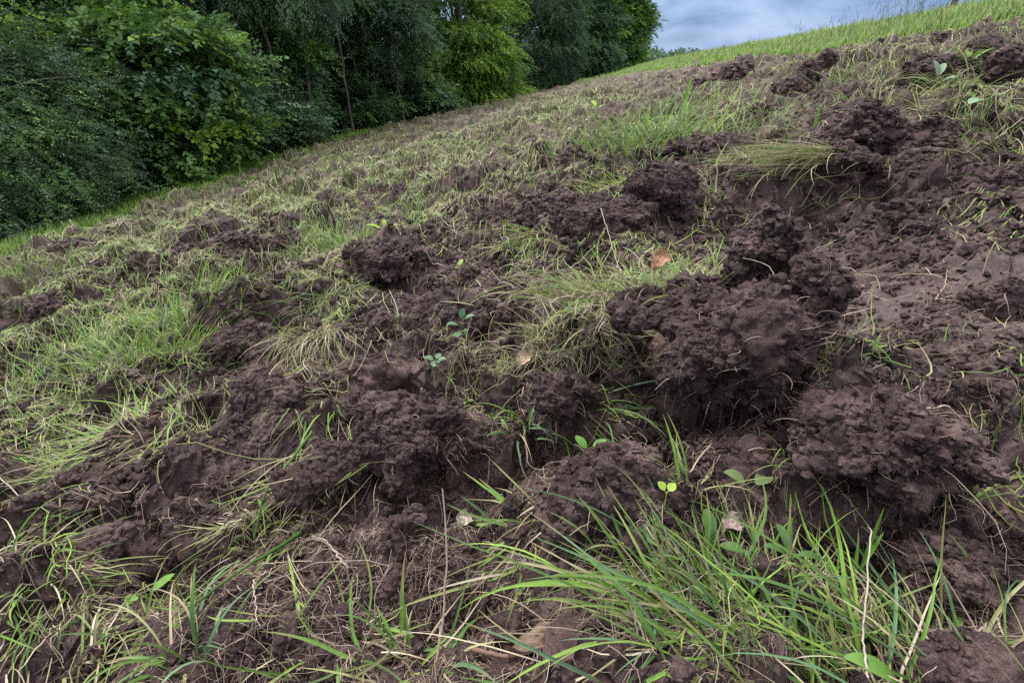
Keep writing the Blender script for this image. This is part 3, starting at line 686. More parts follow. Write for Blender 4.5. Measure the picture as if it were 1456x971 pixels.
# ------------------------------------------------------------------ grass tufts, each a thing
def tuft(label, px, py, n, L_, W_, spread, lean, leanamt, elev, droop, green, dry=0, drymix=None, seed=0, rise=0., S_=9, curl=.5, group='grass tufts on the turned soil', conform=True):
    """lean: azimuth (deg from away, clockwise to the right); leanamt 0..1 how combed"""
    x, y = at(px, py); r = np.random.default_rng(seed + 500); z = float(hgt(x, y)) + rise
    t = thing('grass_tuft', label, 'grass tuft', (x, y, z), group)
    def grow(m, mixd, mat, nm, ln, wd, el_):
        ro = r.normal(0, 1, (m, 2)) * np.array(spread)[None] / 2
        rx = x + ro[:, 0]; ry = y + ro[:, 1]; rz = np.maximum(hgt(rx, ry), z - .01) - .006 if rise > 0 else hgt(rx, ry) - .006
        outw = np.arctan2(ro[:, 0], ro[:, 1]) + r.normal(0, .7, m); la = radians(lean)
        vx_ = (1 - leanamt) * np.sin(outw) + leanamt * sin(la); vy_ = (1 - leanamt) * np.cos(outw) + leanamt * cos(la)
        az_ = np.arctan2(vx_, vy_) + r.normal(0, .18, m)
        P = lines(np.stack([rx, ry, rz], 1), az_, np.radians(r.uniform(el_[0], el_[1], m)), ln * r.uniform(.45, 1.15, m), r.uniform(droop[0], droop[1], m), S_, r, .13, curl)
        if conform: P[:, 1:] = keep_above(P[:, 1:], .004)
        rb = Ribbons(); rb.add(P, wd * r.uniform(.55, 1.2, m), tints(m, mixd, r), across=3, roll=r.normal(0, .35, m))
        rb.build(nm, mat, t, origin=(x, y, z))
    grow(n, green, M_blade, 'blades', L_, W_, elev)
    if dry: grow(dry, drymix or {'straw': .8, 'yellow': .3}, M_dry, 'dry_stalks', L_ * .9, W_ * .55, (max(elev[0] - 10, 0), max(elev[1] - 25, 15)))
    return t
G1 = {'green': .55, 'bright': .35, 'blue': .15, 'yellow': .1}; G2_ = {'green': .5, 'yellow': .4, 'bright': .2}; G3_ = {'yellow': .7, 'green': .3, 'straw': .2}; G4 = {'straw': .7, 'yellow': .4, 'green': .1}; GB = {'blue': .7, 'green': .4}
TUFTS = [
 ('lush bright grass tuft filling the bottom right, long blades fanning left', 1150, 925, 250, .21, .0048, (.20, .08), -58, .5, (8, 60), (.3, 1.6), {'green': .6, 'bright': .3, 'blue': .2, 'yellow': .12}, 190),
 ('handful of extra long blades thrown leftwards out of the lush bottom tuft', 1150, 900, 34, .30, .006, (.22, .07), -68, .8, (15, 50), (.5, 1.3), G1, 4),
 ('dense low grass behind the lush bottom tuft, around the dock leaves', 1040, 850, 130, .13, .0045, (.16, .08), -20, .3, (25, 75), (.3, 1.2), G1, 40),
 ('loose bottom-corner grass with blue-green blades beside the earthy hump', 1400, 935, 40, .16, .005, (.14, .08), 20, .2, (25, 75), (.3, 1.3), {'green': .4, 'blue': .4, 'yellow': .4}, 30),
 ('spreading bright tuft at the bottom centre, foot of the tall pale stem', 590, 940, 30, .13, .0055, (.06, .04), 60, .2, (15, 70), (.2, 1.2), G1, 25),
 ('thin tuft with straw at the bottom between two dry leaves', 480, 930, 26, .13, .0045, (.10, .06), 0, .1, (10, 60), (.3, 1.3), G2_, 40),
 ('tall lush tuft on the left, fine upright blades with a bright top', 195, 520, 380, .19, .0036, (.34, .18), -30, .25, (30, 80), (.3, 1.3), G1, 60),
 ('upright bright tuft continuing right of the tall lush left tuft', 265, 475, 180, .17, .004, (.22, .14), 10, .2, (40, 80), (.3, 1.2), {'bright': .8, 'green': .4}, 20),
 ('flattened pale mat of grass swept left, below the tall lush left tuft', 195, 625, 210, .19, .0036, (.34, .14), -95, .5, (2, 32), (.2, 1.1), G2_, 190),
 ('matted grass clump at the left frame edge, blades drooping right', 45, 850, 80, .13, .0040, (.16, .10), 110, .4, (15, 60), (.6, 1.9), {'green': .6, 'bright': .2, 'yellow': .3}, 70),
 ('thin grass at the bottom left corner, mostly dead and crossing', 60, 950, 36, .12, .0035, (.22, .06), 60, .5, (5, 45), (.3, 1.), G2_, 60),
 ('short pale torn tuft beside the two-leaved seedling', 255, 860, 45, .07, .0035, (.08, .07), 0, .1, (10, 60), (.2, 1.2), G3_, 60),
 ('arching yellow-tipped tuft at the bottom left', 170, 940, 26, .14, .005, (.10, .05), 60, .5, (30, 60), (.9, 1.8), G3_, 30),
 ('tuft with a broad pale strap leaf bending over, bottom left of centre', 290, 955, 16, .13, .007, (.05, .04), -20, .2, (50, 80), (.6, 2.2), {'green': .6, 'blue': .3}, 12),
 ('straw bundle draped down the steep dark lump', 455, 500, 90, .22, .0032, (.10, .08), 175, .7, (20, 60), (1.0, 2.4), G4, 130),
 ('thin green strands hanging beneath the draped straw bundle', 460, 570, 36, .22, .0042, (.07, .05), 200, .7, (10, 50), (.8, 2.0), {'green': .7, 'yellow': .4}, 20),
 ('swept long blades running down left beside the arching clod', 500, 640, 40, .24, .004, (.10, .04), 215, .85, (0, 22), (.1, .5), {'green': .6, 'yellow': .5, 'straw': .2}, 30),
 ('torn mat of straw and green on the slope left of the black hollow', 380, 755, 70, .10, .0038, (.13, .07), 215, .5, (5, 40), (.2, 1.2), G3_, 70),
 ('biggest matted turf cap on the back of the biggest sod, dry leaf on top', 905, 490, 520, .105, .0036, (.30, .12), 200, .15, (0, 60), (.3, 2.0), {'green': .45, 'yellow': .6, 'straw': .3, 'bright': .25}, 620, None, 17, .155),
 ('stringy dead grass sliding off the left flank of the biggest sod', 800, 490, 220, .13, .003, (.20, .14), 215, .3, (5, 40), (.3, 1.4), G4, 170),
 ('wisps of pale grass at the right end of the turf cap', 985, 495, 150, .12, .0036, (.14, .07), 40, .3, (10, 60), (.4, 1.6), {'yellow': .6, 'green': .4, 'bright': .2}, 160, None, 19, .20),
 ('clump of drooping blue-green blades bent to the lower left', 745, 600, 18, .12, .0055, (.04, .03), 190, .35, (40, 80), (1.0, 2.4), GB, 5),
 ('dark green blades lying down under the big sod overhang', 850, 565, 30, .20, .0048, (.06, .04), 130, .65, (10, 40), (.4, 1.4), {'green': .8, 'blue': .4}, 25),
 ('little yellow-green torn tuft right of the arching clod', 655, 600, 14, .08, .006, (.03, .02), 170, .5, (30, 70), (.8, 2.), G3_, 12),
 ('hanging pale strands on the soil bank above the ball-shaped clod', 760, 780, 34, .15, .004, (.06, .05), 190, .6, (10, 40), (.5, 1.6), {'green': .4, 'yellow': .5, 'straw': .4}, 30),
 ('flat green blades lying above the hanging pale strands', 735, 740, 12, .13, .006, (.05, .03), -80, .6, (5, 35), (.1, .8), G1, 12),
 ('curly mixed tuft growing out of the soil right of the biggest sod', 1185, 520, 44, .075, .0036, (.06, .05), 0, .1, (20, 80), (.4, 2.2), {'green': .6, 'yellow': .3, 'blue': .2}, 40),
 ('bright tuft with a broad yellow-green leaf, left of centre at mid-slope', 490, 350, 320, .20, .0048, (.28, .20), -10, .2, (35, 80), (.4, 1.4), {'bright': .7, 'green': .6}, 40),
 ('flattened tuft hanging over the soil left of the dark round clod', 470, 425, 70, .18, .004, (.16, .10), 190, .4, (20, 60), (.8, 1.8), {'green': .6, 'blue': .3, 'yellow': .3}, 50),
 ('thin bright grass above the bright mid-slope tuft', 450, 300, 110, .16, .004, (.4, .25), 0, .1, (30, 80), (.3, 1.3), {'bright': .5, 'green': .5, 'yellow': .3}, 40),
 ('combed yellow-green blades arching down left of the wide dark clod', 760, 345, 34, .24, .007, (.10, .08), 225, .85, (15, 40), (.5, 1.1), {'yellow': .7, 'bright': .4}, 14),
 ('combed yellow-green grass fanned over the wide dark clod', 890, 275, 60, .24, .006, (.22, .12), -100, .6, (15, 45), (.5, 1.2), {'yellow': .8, 'bright': .4}, 30),
 ('lush green tuft with tall blades at the right of centre, upper slope', 930, 218, 340, .36, .007, (.50, .30), -40, .2, (35, 80), (.4, 1.4), {'bright': .7, 'green': .6, 'blue': .2}, 50),
 ('sparse silvery blades drooping at the left of the lush upper tuft', 870, 225, 24, .34, .008, (.12, .10), -140, .5, (30, 70), (.8, 1.9), GB, 20),
 ('combed-over long grass lying flat to the left of the peaked clod', 1185, 245, 190, .52, .0048, (.16, .10), -92, .88, (2, 18), (.15, .6), {'yellow': .5, 'green': .5, 'straw': .5}, 170),
 ('short grass under the left end of the combed-over grass', 1000, 285, 50, .18, .005, (.2, .12), -60, .3, (15, 60), (.5, 1.5), G3_, 30),
 ('mixed tuft between the two dark mounds on the upper right', 1085, 200, 80, .26, .005, (.3, .2), 120, .3, (25, 75), (.5, 1.6), {'green': .5, 'yellow': .4, 'blue': .2}, 60),
 ('arching grass behind the tall torn clod, blades to the right', 1190, 135, 110, .36, .007, (.40, .25), 80, .3, (20, 70), (.5, 1.5), {'green': .5, 'blue': .3, 'yellow': .4}, 70),
 ('leafy pale tuft right of the tall torn clod in the cut grass', 1255, 165, 90, .28, .006, (.35, .25), 60, .2, (25, 75), (.4, 1.5), {'yellow': .5, 'bright': .5, 'straw': .2}, 60),
 ('tangled pale grass heap at the right edge under the black clod', 1420, 175, 120, .34, .005, (.40, .22), -90, .4, (8, 50), (.4, 1.3), G3_, 110),
 ('thin yellow arching stems in front of the large black clod', 1370, 120, 16, .46, .008, (.3, .1), -60, .3, (50, 80), (1.0, 2.2), {'yellow': 1}, 20),
 ('grey-green drooping blades at the right edge beside the black clod', 1435, 105, 40, .40, .008, (.15, .12), 0, .1, (40, 80), (.8, 2.1), GB, 30),
 ('thin grass with upright blades below the twin-humped clod', 985, 165, 90, .34, .006, (.45, .25), 0, .1, (45, 85), (.2, 1.2), {'bright': .5, 'green': .5}, 30),
 ('low bright patch of grass near the wood at the far left', 75, 395, 260, .20, .006, (.55, .40), 0, .1, (40, 85), (.3, 1.2), {'bright': .7, 'green': .6}, 20),
 ('sparse bright grass between the straw-capped clod and the wood', 330, 410, 90, .20, .005, (.5, .3), 0, .1, (30, 80), (.3, 1.3), {'bright': .5, 'green': .5, 'yellow': .3}, 40),
 ('weedy tuft on the dark hump left of the combed mid-slope blades', 605, 290, 80, .20, .005, (.4, .2), 0, .1, (30, 80), (.4, 1.4), {'green': .7, 'bright': .3, 'blue': .2}, 50),
 ('small green sprig near the right edge beneath a black gap', 1395, 655, 6, .09, .006, (.015, .015), 160, .4, (40, 80), (.2, .8), {'green': 1}, 0),
 ('yellow mossy sprig by the right edge above the small green sprig', 1445, 625, 26, .06, .004, (.05, .04), -60, .3, (10, 60), (.3, 1.5), {'yellow': 1}, 14),
 ('feathery yellow-green tuft at the right edge in the turned soil', 1440, 245, 60, .22, .005, (.2, .12), -40, .3, (20, 70), (.4, 1.6), G3_, 40),
 ('two thin green blades beside the curly tuft and the biggest sod', 1125, 630, 4, .12, .004, (.02, .02), -60, .4, (50, 70), (1.2, 2.2), {'green': 1}, 3),
 ('fresh green blades standing at the upper end of the lush bottom tuft', 985, 700, 8, .12, .006, (.03, .02), 30, .3, (40, 80), (.2, 1.0), {'bright': .6, 'green': .6}, 6),
 ('grey matted grass by the left frame edge, halfway down', 30, 600, 90, .20, .004, (.22, .14), -60, .3, (15, 60), (.3, 1.2), {'green': .5, 'yellow': .4, 'straw': .3}, 60),
]
for i, a in enumerate(TUFTS):
    if len(a) > 13: tuft(*a[:15], rise=a[15])
    else: tuft(*a, seed=i)

# ------------------------------------------------------------------ small broad-leaved plants, each leaf a part
def leaf_mesh(name, L_, W_, tint, parent, base_, azi, elev, droop, seed, prof='leaf', fold=.18, mat=None, lab=None):
    r = np.random.default_rng(seed)
    P = lines(np.array([base_]), np.array([azi]), np.array([elev]), np.array([L_]), np.array([droop]), 11, r, .05, .1)
    t = np.linspace(0, 1, 11); rb = Ribbons(); rb.add(P, np.array([W_]), np.array([tint]), fold=fold, across=3, prof=prof)
    o = rb.build(name, mat or M_leaf, parent)
    if lab: o['label'] = lab
    return o
def plant(name, label, cat, px, py, leaves, tint, stem=.03, seed=0, group=None, rise=0.0):
    """leaves: (height on stem m, azimuth deg, elevation deg, length, width, droop)"""
    x, y = at(px, py); z = float(hgt(x, y)) + rise + .008; r = np.random.default_rng(seed + 77); t = thing(name, label, cat, (x, y, z), group)
    rb = Ribbons(); P = lines(np.array([[0, 0, -.01]]), np.array([.3]), np.array([1.4]), np.array([stem + .01]), np.array([.1]), 6, r, .05, .2)
    rb.add(P, np.array([.0028]), np.array([np.array(tint) * 1.3]), across=4, prof='stalk'); rb.build('stem', M_leaf, t)
    tip = P[0]
    for j, (h, a, e_, l_, w_, dr) in enumerate(leaves):
        b = tip[min(5, int(round(h / max(stem, .001) * 5)))]
        ps = lines(np.array([b]), np.array([radians(a)]), np.array([radians(e_) + .2]), np.array([l_ * .35]), np.array([.2]), 4, r, .03, .1)
        tn = np.array(tint) * r.uniform(.8, 1.25)
        rb = Ribbons(); rb.add(ps, np.array([.0016]), np.array([tn * 1.2]), across=4, prof='stalk')
        P = lines(ps[:, -1], np.array([radians(a)]), np.array([radians(e_)]), np.array([l_]), np.array([dr]), 11, r, .22, .25)
        rb.add(P, np.array([w_]), np.array([tn]), fold=.16, across=3, prof='leaf'); rb.build('leaf', M_leaf, t)
GR = (.10, .20, .035); BL = (.085, .16, .085); YG = (.24, .34, .05); PB = (.16, .24, .15)
plant('seedling', 'fresh green seedling of three pointed leaves on the rooty brown clod', 'seedling', 838, 640,
      [(.03, -50, 35, .035, .022, .5), (.03, 60, 30, .035, .024, .4), (.03, 165, -25, .034, .026, .4)], (.11, .24, .05), .03, 1)
plant('seedling', 'two round bright leaves lying on the soil at the lower left', 'seedling', 197, 838,
      [(.015, 60, 25, .04, .020, .3), (.015, -115, 5, .032, .022, .4)], (.13, .27, .045), .015, 2)
plant('clover_plant', 'blue-green plant with stacked leaves standing among the mid-slope straw', 'plant', 655, 478,
      [(.06, 0, 60, .032, .022, .3), (.05, 80, 30, .035, .024, .5), (.045, -90, 20, .035, .025, .5), (.03, 190, 10, .035, .026, .7), (.03, 60, 0, .03, .022, .7), (.015, -60, 0, .03, .022, .7)], BL, .07, 3)
plant('clover_plant', 'low blue-green clover with round leaves creeping below the stacked plant', 'plant', 620, 535,
      [(.01, 20, 15, .022, .020, .3), (.01, 100, 15, .022, .020, .3), (.01, -80, 15, .022, .020, .3), (.01, 180, 5, .022, .02, .3), (.01, 140, 15, .02, .018, .3)], BL, .012, 4)
plant('clover_plant', 'two grey-green round leaves next to the low creeping clover', 'plant', 600, 548, [(.012, 0, 20, .022, .024, .2), (.012, 170, 0, .022, .022, .2)], PB, .012, 5)
plant('seedling', 'tiny four-leaved seedling right of the low creeping clover', 'seedling', 660, 545, [(.012, a, 15, .016, .013, .2) for a in (10, 100, 190, 280)], GR, .014, 6)
plant('seedling', 'single bright round leaf on the bare soil at mid-slope', 'seedling', 652, 388, [(.02, 30, 50, .03, .026, .4), (.02, 200, 20, .02, .016, .4)], YG, .02, 7)
plant('dock_plant', 'broad dark dock leaves upright inside the lush bottom tuft', 'plant', 1110, 830,
      [(.01, -10, 45, .038, .015, 1.0), (.01, 90, 25, .034, .014, 1.1), (.01, -70, 35, .03, .013, 1.1)], (.06, .125, .03), .01, 8)
plant('dock_plant', 'paler broad leaf at the left end of the lush bottom tuft', 'plant', 1008, 790, [(.01, 0, 45, .038, .022, .8), (.01, 120, 20, .034, .018, .8)], (.075, .15, .035), .03, 9)
plant('dock_plant', 'crinkled dull leaf beside the fresh blades above the lush tuft', 'plant', 1062, 715, [(.015, -60, 30, .035, .026, .5), (.015, 60, 10, .04, .026, .5)], (.11, .15, .06), .015, 10)
plant('dock_plant', 'wide pale strap leaf folded over at the bottom frame edge', 'plant', 1310, 968, [(.02, 80, 40, .07, .034, 1.4), (.02, -70, 35, .06, .024, 1.2)], GR, .03, 11)
plant('seedling', 'tiny heart-shaped sprout above the lush bottom tuft', 'seedling', 938, 755, [(.02, -40, 30, .014, .014, .2), (.02, 60, 30, .014, .014, .2)], YG, .022, 12)
plant('dandelion_plant', 'bright broad-leaved weed in the mid-slope bright tuft', 'plant', 545, 335,
      [(.06, -80, 25, .08, .04, .5), (.06, 70, 25, .07, .035, .6), (.05, 0, 50, .06, .03, .6), (.03, 150, 10, .07, .035, .6)], YG, .07, 13, rise=.02)
plant('dandelion_plant', 'bright leafy weed standing in the upper slope soil', 'plant', 845, 190, [(.08, -30, 40, .09, .06, .6), (.08, 90, 20, .08, .05, .6)], YG, .12, 14)
plant('thistle_plant', 'silvery plant with spread leaves on the upper right soil', 'plant', 1318, 165,
      [(.08, -80, 20, .14, .04, .6), (.08, 80, 25, .13, .045, .6), (.09, 0, 60, .10, .04, .5), (.05, 160, 10, .12, .045, .7), (.1, 40, 55, .1, .04, .5)], PB, .12, 15, rise=.02)
plant('thistle_plant', 'single silvery rounded leaf on a short stem, right of the spread silvery plant', 'plant', 1352, 198, [(.05, 70, 15, .11, .06, .3)], PB, .06, 16, rise=.02)
plant('dandelion_plant', 'yellow-green leafy weed in cut grass below the ragged-topped clod', 'plant', 1305, 118, [(.06, a, 35, .15, .05, .6) for a in (0, 75, 150, 230, 300)], (.17, .28, .04), .06, 17, rise=.03)
plant('dandelion_plant', 'small leafy weed growing in front of the black clod', 'plant', 1372, 108, [(.08, a, 45, .14, .045, .7) for a in (-60, 20, 100, 190)], (.15, .26, .05), .1, 18, rise=.05)
plant('broad_blade_plant', 'lone broad bright blade standing upright in the lush upper tuft', 'plant', 966, 200, [(.02, 20, 82, .24, .035, .15)], (.19, .34, .04), .04, 19)
plant('broad_blade_plant', 'short broad upright blade on the dark soil left of the peaked clod', 'plant', 1153, 200, [(.01, 40, 78, .15, .022, .1), (.01, -80, 30, .12, .03, .3)], (.14, .26, .05), .02, 20)
plant('broad_blade_plant', 'upright green blade pair rising at the back of the lush bottom tuft', 'plant', 1207, 845, [(.01, 0, 85, .10, .0075, .1), (.01, 60, 80, .07, .006, .1)], (.10, .22, .03), .02, 21)

# ------------------------------------------------------------------ dead leaves
def dead_leaf(label, px, py, L_, W_, azi, elev, tint, rise, seed):
    x, y = at(px, py); z = float(hgt(x, y)) + rise; r = np.random.default_rng(seed); nu, nv = 25, 17
    U, V = np.meshgrid(np.linspace(0, 1, nu), np.linspace(-1, 1, nv), indexing='ij')
    wv = np.sin(pi * np.clip(U, .02, 1)) ** .75 * (1 + .14 * np.sin(U * 17 + seed)) * W_ / 2
    X = V * wv; Y = (U - .5) * L_; Z = .010 * np.sin(U * 3 + V * 1.5) + .25 * W_ * (V ** 2) + .004 * perlin2(U * 5 + seed, V * 4, seed)
    ce, se = cos(elev), sin(elev); Y, Z = Y * ce - Z * se, Y * se + Z * ce; ca, sa = cos(azi), sin(azi); X, Y = X * ca + Y * sa, -X * sa + Y * ca
    v = np.stack([X, Y, Z], -1).reshape(-1, 3); i0 = np.arange(nu * nv).reshape(nu, nv)
    q = np.stack([i0[:-1, :-1], i0[1:, :-1], i0[1:, 1:], i0[:-1, 1:]], -1).reshape(-1, 4)
    c = np.array(tint)[None] * (1 + .35 * perlin2(U.ravel() * 9, V.ravel() * 5, seed + 5)[:, None])
    o = obj('dead_leaf', mesh_np('dead_leaf', v, q, True, {'tint': c}, M_dry), label=label, category='leaf', group='dead leaves on the slope'); o.location = (x, y, z)
dead_leaf('curled orange-brown dead leaf standing on the turf cap of the biggest sod', 922, 500, .055, .04, .9, .8, (.28, .15, .09), .285, 3)
dead_leaf('crumpled tan dead leaf lying flat near the bottom, above the brown stick', 765, 925, .085, .032, 1.4, .25, (.17, .12, .085), .012, 4)
dead_leaf('little grey dead leaf flake beneath the flat green blades', 662, 755, .032, .028, .3, .3, (.30, .26, .21), .01, 5)
dead_leaf('small pinkish dead leaf scrap in front of the stringy dead grass', 745, 515, .045, .035, .4, .6, (.40, .29, .21), .02, 6)
dead_leaf('grey-brown dead leaf fragment beside the dock leaves', 1040, 755, .04, .03, 1.0, .2, (.25, .19, .17), .01, 7)
dead_leaf('bleached dead leaf strip on the earthy corner hump', 1350, 900, .06, .02, .9, .5, (.42, .35, .25), .02, 8)

# ------------------------------------------------------------------ single stems, twigs and roots
def stalk(name, label, cat, pts, width, tint, seed=0, mat=None):
    """pts: (px, py, raise m) along the stem on the slope"""
    Q = []
    for (px, py, up) in pts:
        x, y = at(px, py); Q.append((x, y, float(hgt(x, y)) + up))
    Q = np.array(Q); n = 26; s = np.linspace(0, len(Q) - 1, n)
    P = np.stack([np.interp(s, np.arange(len(Q)), Q[:, j]) for j in range(3)], 1)
    r = np.random.default_rng(seed); k_ = np.ones(3) / 3
    for _ in range(3): P[1:-1] = (P[:-2] + P[1:-1] * 2 + P[2:]) / 4
    P[1:-1] += r.normal(0, width * (.25 if width < .007 else .04), (n - 2, 3))
    o3 = Q[0]; rb = Ribbons(); rb.add(P[None], np.array([width]), np.array([tint]), across=4, prof='stalk')
    rb.build(name, mat or M_dry, None, origin=tuple(o3), label=label, category=cat)
def up_stalk(name, label, cat, base_, top, width, tint, seed=0, bend=0.02):
    """stem standing on the soil at base_ and leaning so its tip is near top (px, py, metres nearer)"""
    x, y = at(*base_); b = np.array([x, y, float(hgt(x, y))]); rr_ = ray(top[0], top[1])
    d0 = b[1] * CP - b[2] * SP; tp = rr_ * (d0 + top[2]); n = 20; t = np.linspace(0, 1, n)[:, None]
    P = b * (1 - t) + tp * t; r = np.random.default_rng(seed); P += np.array([bend, 0, 0]) * np.sin(pi * t) + np.cumsum(r.normal(0, width * .15, (n, 3)), 0) * np.sin(pi * t)
    rb = Ribbons(); rb.add(P[None], np.array([width]), np.array([tint]), across=4, prof='stalk'); rb.build(name, M_dry, None, origin=tuple(b), label=label, category=cat)
ST = (.40, .31, .24); SG = (.42, .38, .26); RT = (.34, .24, .19)
up_stalk('dry_stem', 'tallest pale pinkish stem standing near the bottom centre', 'stem', (617, 965), (629, 694, .02), .0036, (.38, .29, .25), 1, .012)
up_stalk('dry_stem', 'left of the two upright dry stalks beside the clay block', 'stem', (898, 968), (896, 860, .0), .0036, ST, 2, .004)
up_stalk('dry_stem', 'right and taller of the two upright dry stalks beside the clay block', 'stem', (915, 968), (902, 858, .0), .004, SG, 3, -.004)
stalk('dry_stem', 'straight pale stem lying on the soil between the left lump and grass', 'stem', [(5, 690, .02), (45, 718, .02), (88, 753, .01)], .0036, (.42, .34, .28), 4)
stalk('dry_stem', 'long pale stem lying across the soil left of the arching clod gap', 'stem', [(300, 797, .015), (370, 806, .02), (450, 820, .015)], .0034, (.42, .34, .26), 5)
stalk('dry_stem', 'thin straw crossing the strap leaves left of the swept blades', 'stem', [(140, 815, .01), (200, 790, .02), (280, 752, .012)], .0024, ST, 6)
stalk('dry_stem', 'bent pale stem with a kink below the smooth hollow ledge', 'stem', [(1305, 595, .03), (1340, 587, .035), (1380, 588, .02)], .0034, (.42, .36, .30), 7)
stalk('dry_stem', 'pale curved stem arching in front of the lush bottom tuft', 'stem', [(1232, 968, .10), (1213, 925, .12), (1190, 865, .13), (1213, 790, .10)], .0030, (.40, .35, .29), 8)
stalk('root', 'thick crooked brown stick lying along the bottom centre', 'stick', [(670, 942, .01), (720, 944, .015), (790, 942, .015), (840, 930, .012)], .009, (.20, .13, .10), 9)
stalk('root', 'wavy pale root trailing over the smooth bare hollow', 'root', [(1180, 380, .006), (1205, 373, .008), (1230, 362, .008), (1262, 354, .006)], .0034, RT, 10)
stalk('root', 'dark root lying left of the wavy pale root', 'root', [(1145, 384, .006), (1180, 365, .008), (1205, 354, .006)], .0032, (.16, .10, .08), 11)
stalk('root', 'thin diagonal root in the bare hollow under the wavy root', 'root', [(1220, 432, .004), (1260, 405, .006), (1300, 382, .004)], .0024, RT, 12)
stalk('dry_stem', 'short pale stem propped in the middle of the right-hand bare soil', 'stem', [(1318, 452, .01), (1338, 420, .02), (1343, 392, .03)], .0034, RT, 13)
stalk('dry_stem', 'pale folded stem with a hooked end above the rooty clod', 'stem', [(745, 610, .03), (752, 640, .012), (800, 622, .015), (900, 608, .02)], .0042, (.40, .30, .23), 14)
stalk('dry_stem', 'long straw lying from the turf cap down the left of the big sod', 'stem', [(850, 352, .10), (880, 390, .08), (898, 425, .05)], .0040, (.40, .32, .27), 15)
stalk('dry_stem', 'thin leaning twig across the dark mid-slope soil', 'twig', [(790, 255, .01), (815, 238, .04), (830, 222, .06)], .006, (.14, .10, .09), 16)
stalk('dry_stem', 'long thin cut stem lying left of the combed mid-slope blades', 'stem', [(600, 340, .02), (630, 320, .03), (655, 307, .02)], .0044, (.36, .28, .25), 17)
stalk('dry_stem', 'white forked stem lying on the right-hand soil beneath the peaked clod', 'stem', [(1284, 316, .005), (1292, 300, .025), (1306, 304, .02), (1318, 294, .02)], .003, (.42, .36, .33), 18)
stalk('dry_stem', 'upright pale straw between the clover plant and the dark round clod', 'stem', [(575, 478, .01), (566, 460, .04), (557, 443, .05)], .003, (.48, .42, .38), 19)
stalk('dry_stem', 'pale broken stem on the left soil next to the draped straw bundle', 'stem', [(388, 838, .01), (377, 870, .02), (384, 932, .01)], .0034, (.38, .30, .26), 20)
stalk('dry_stem', 'forked pinkish stalks standing between the arching clod and its hollow floor', 'stem', [(500, 832, .01), (470, 800, .03), (448, 778, .02)], .0044, (.34, .26, .24), 21)
stalk('dry_stem', 'long bleached stem lying on the pale heap at the right edge', 'stem', [(1395, 228, .03), (1420, 200, .05), (1455, 190, .06)], .006, (.42, .37, .28), 22)
stalk('long_blade', 'long dark green blade curving from the black hollow down to the left', 'grass blade', [(430, 772, .05), (405, 820, .06), (370, 862, .04), (300, 905, .02)], .0085, (.06, .13, .025), 23, M_blade)
stalk('long_blade', 'long green blade running down the left side of the arching clod', 'grass blade', [(450, 640, .05), (420, 675, .06), (385, 720, .05), (360, 760, .03)], .0085, (.085, .17, .035), 24, M_blade)

# ------------------------------------------------------------------ wood along the left side
def tube(path, radii, k=7):
    P = np.array(path, float); R_ = np.array(radii, float); tan = unit(np.gradient(P, axis=0)); ref = np.array([0.3, 1, .1])
    s = unit(np.cross(tan, ref)); n_ = np.cross(s, tan); a = np.linspace(0, 2 * pi, k, endpoint=False)
    V = P[:, None] + R_[:, None, None] * (s[:, None] * np.cos(a)[None, :, None] + n_[:, None] * np.sin(a)[None, :, None])
    i0 = np.arange(len(P) * k).reshape(len(P), k); i1 = np.roll(i0, -1, 1)
    return V.reshape(-1, 3), np.stack([i0[:-1], i1[:-1], i1[1:], i0[1:]], -1).reshape(-1, 4)
def join(parts):
    V = []; F = []; n = 0
    for v, f in parts: V.append(v); F.append(f + n); n += len(v)
    return np.concatenate(V), np.concatenate(F)
def wiggle(p0, p1, n, amp, r, sag=0):
    t = np.linspace(0, 1, n)[:, None]; P = np.array(p0) * (1 - t) + np.array(p1) * t
    P += np.cumsum(r.normal(0, amp, (n, 3)), 0) * np.sin(pi * t); P[:, 2] += sag * np.sin(pi * t[:, 0]); return P
LEAFC = {'dark': [(0.060, 0.108, 0.048), (0.072, 0.126, 0.053), (0.094, 0.156, 0.062)], 'grey': [(0.096, 0.150, 0.098), (0.126, 0.186, 0.120), (0.078, 0.126, 0.082)],
         'mid': [(0.102, 0.198, 0.053), (0.138, 0.240, 0.067), (0.084, 0.162, 0.050)], 'light': [(0.192, 0.336, 0.054), (0.240, 0.396, 0.072), (0.156, 0.282, 0.054)],
         'yellow': [(0.264, 0.408, 0.060), (0.228, 0.360, 0.060), (0.312, 0.432, 0.084)], 'ash': [(.085, .165, .088), (.11, .20, .105), (.14, .235, .12)]}
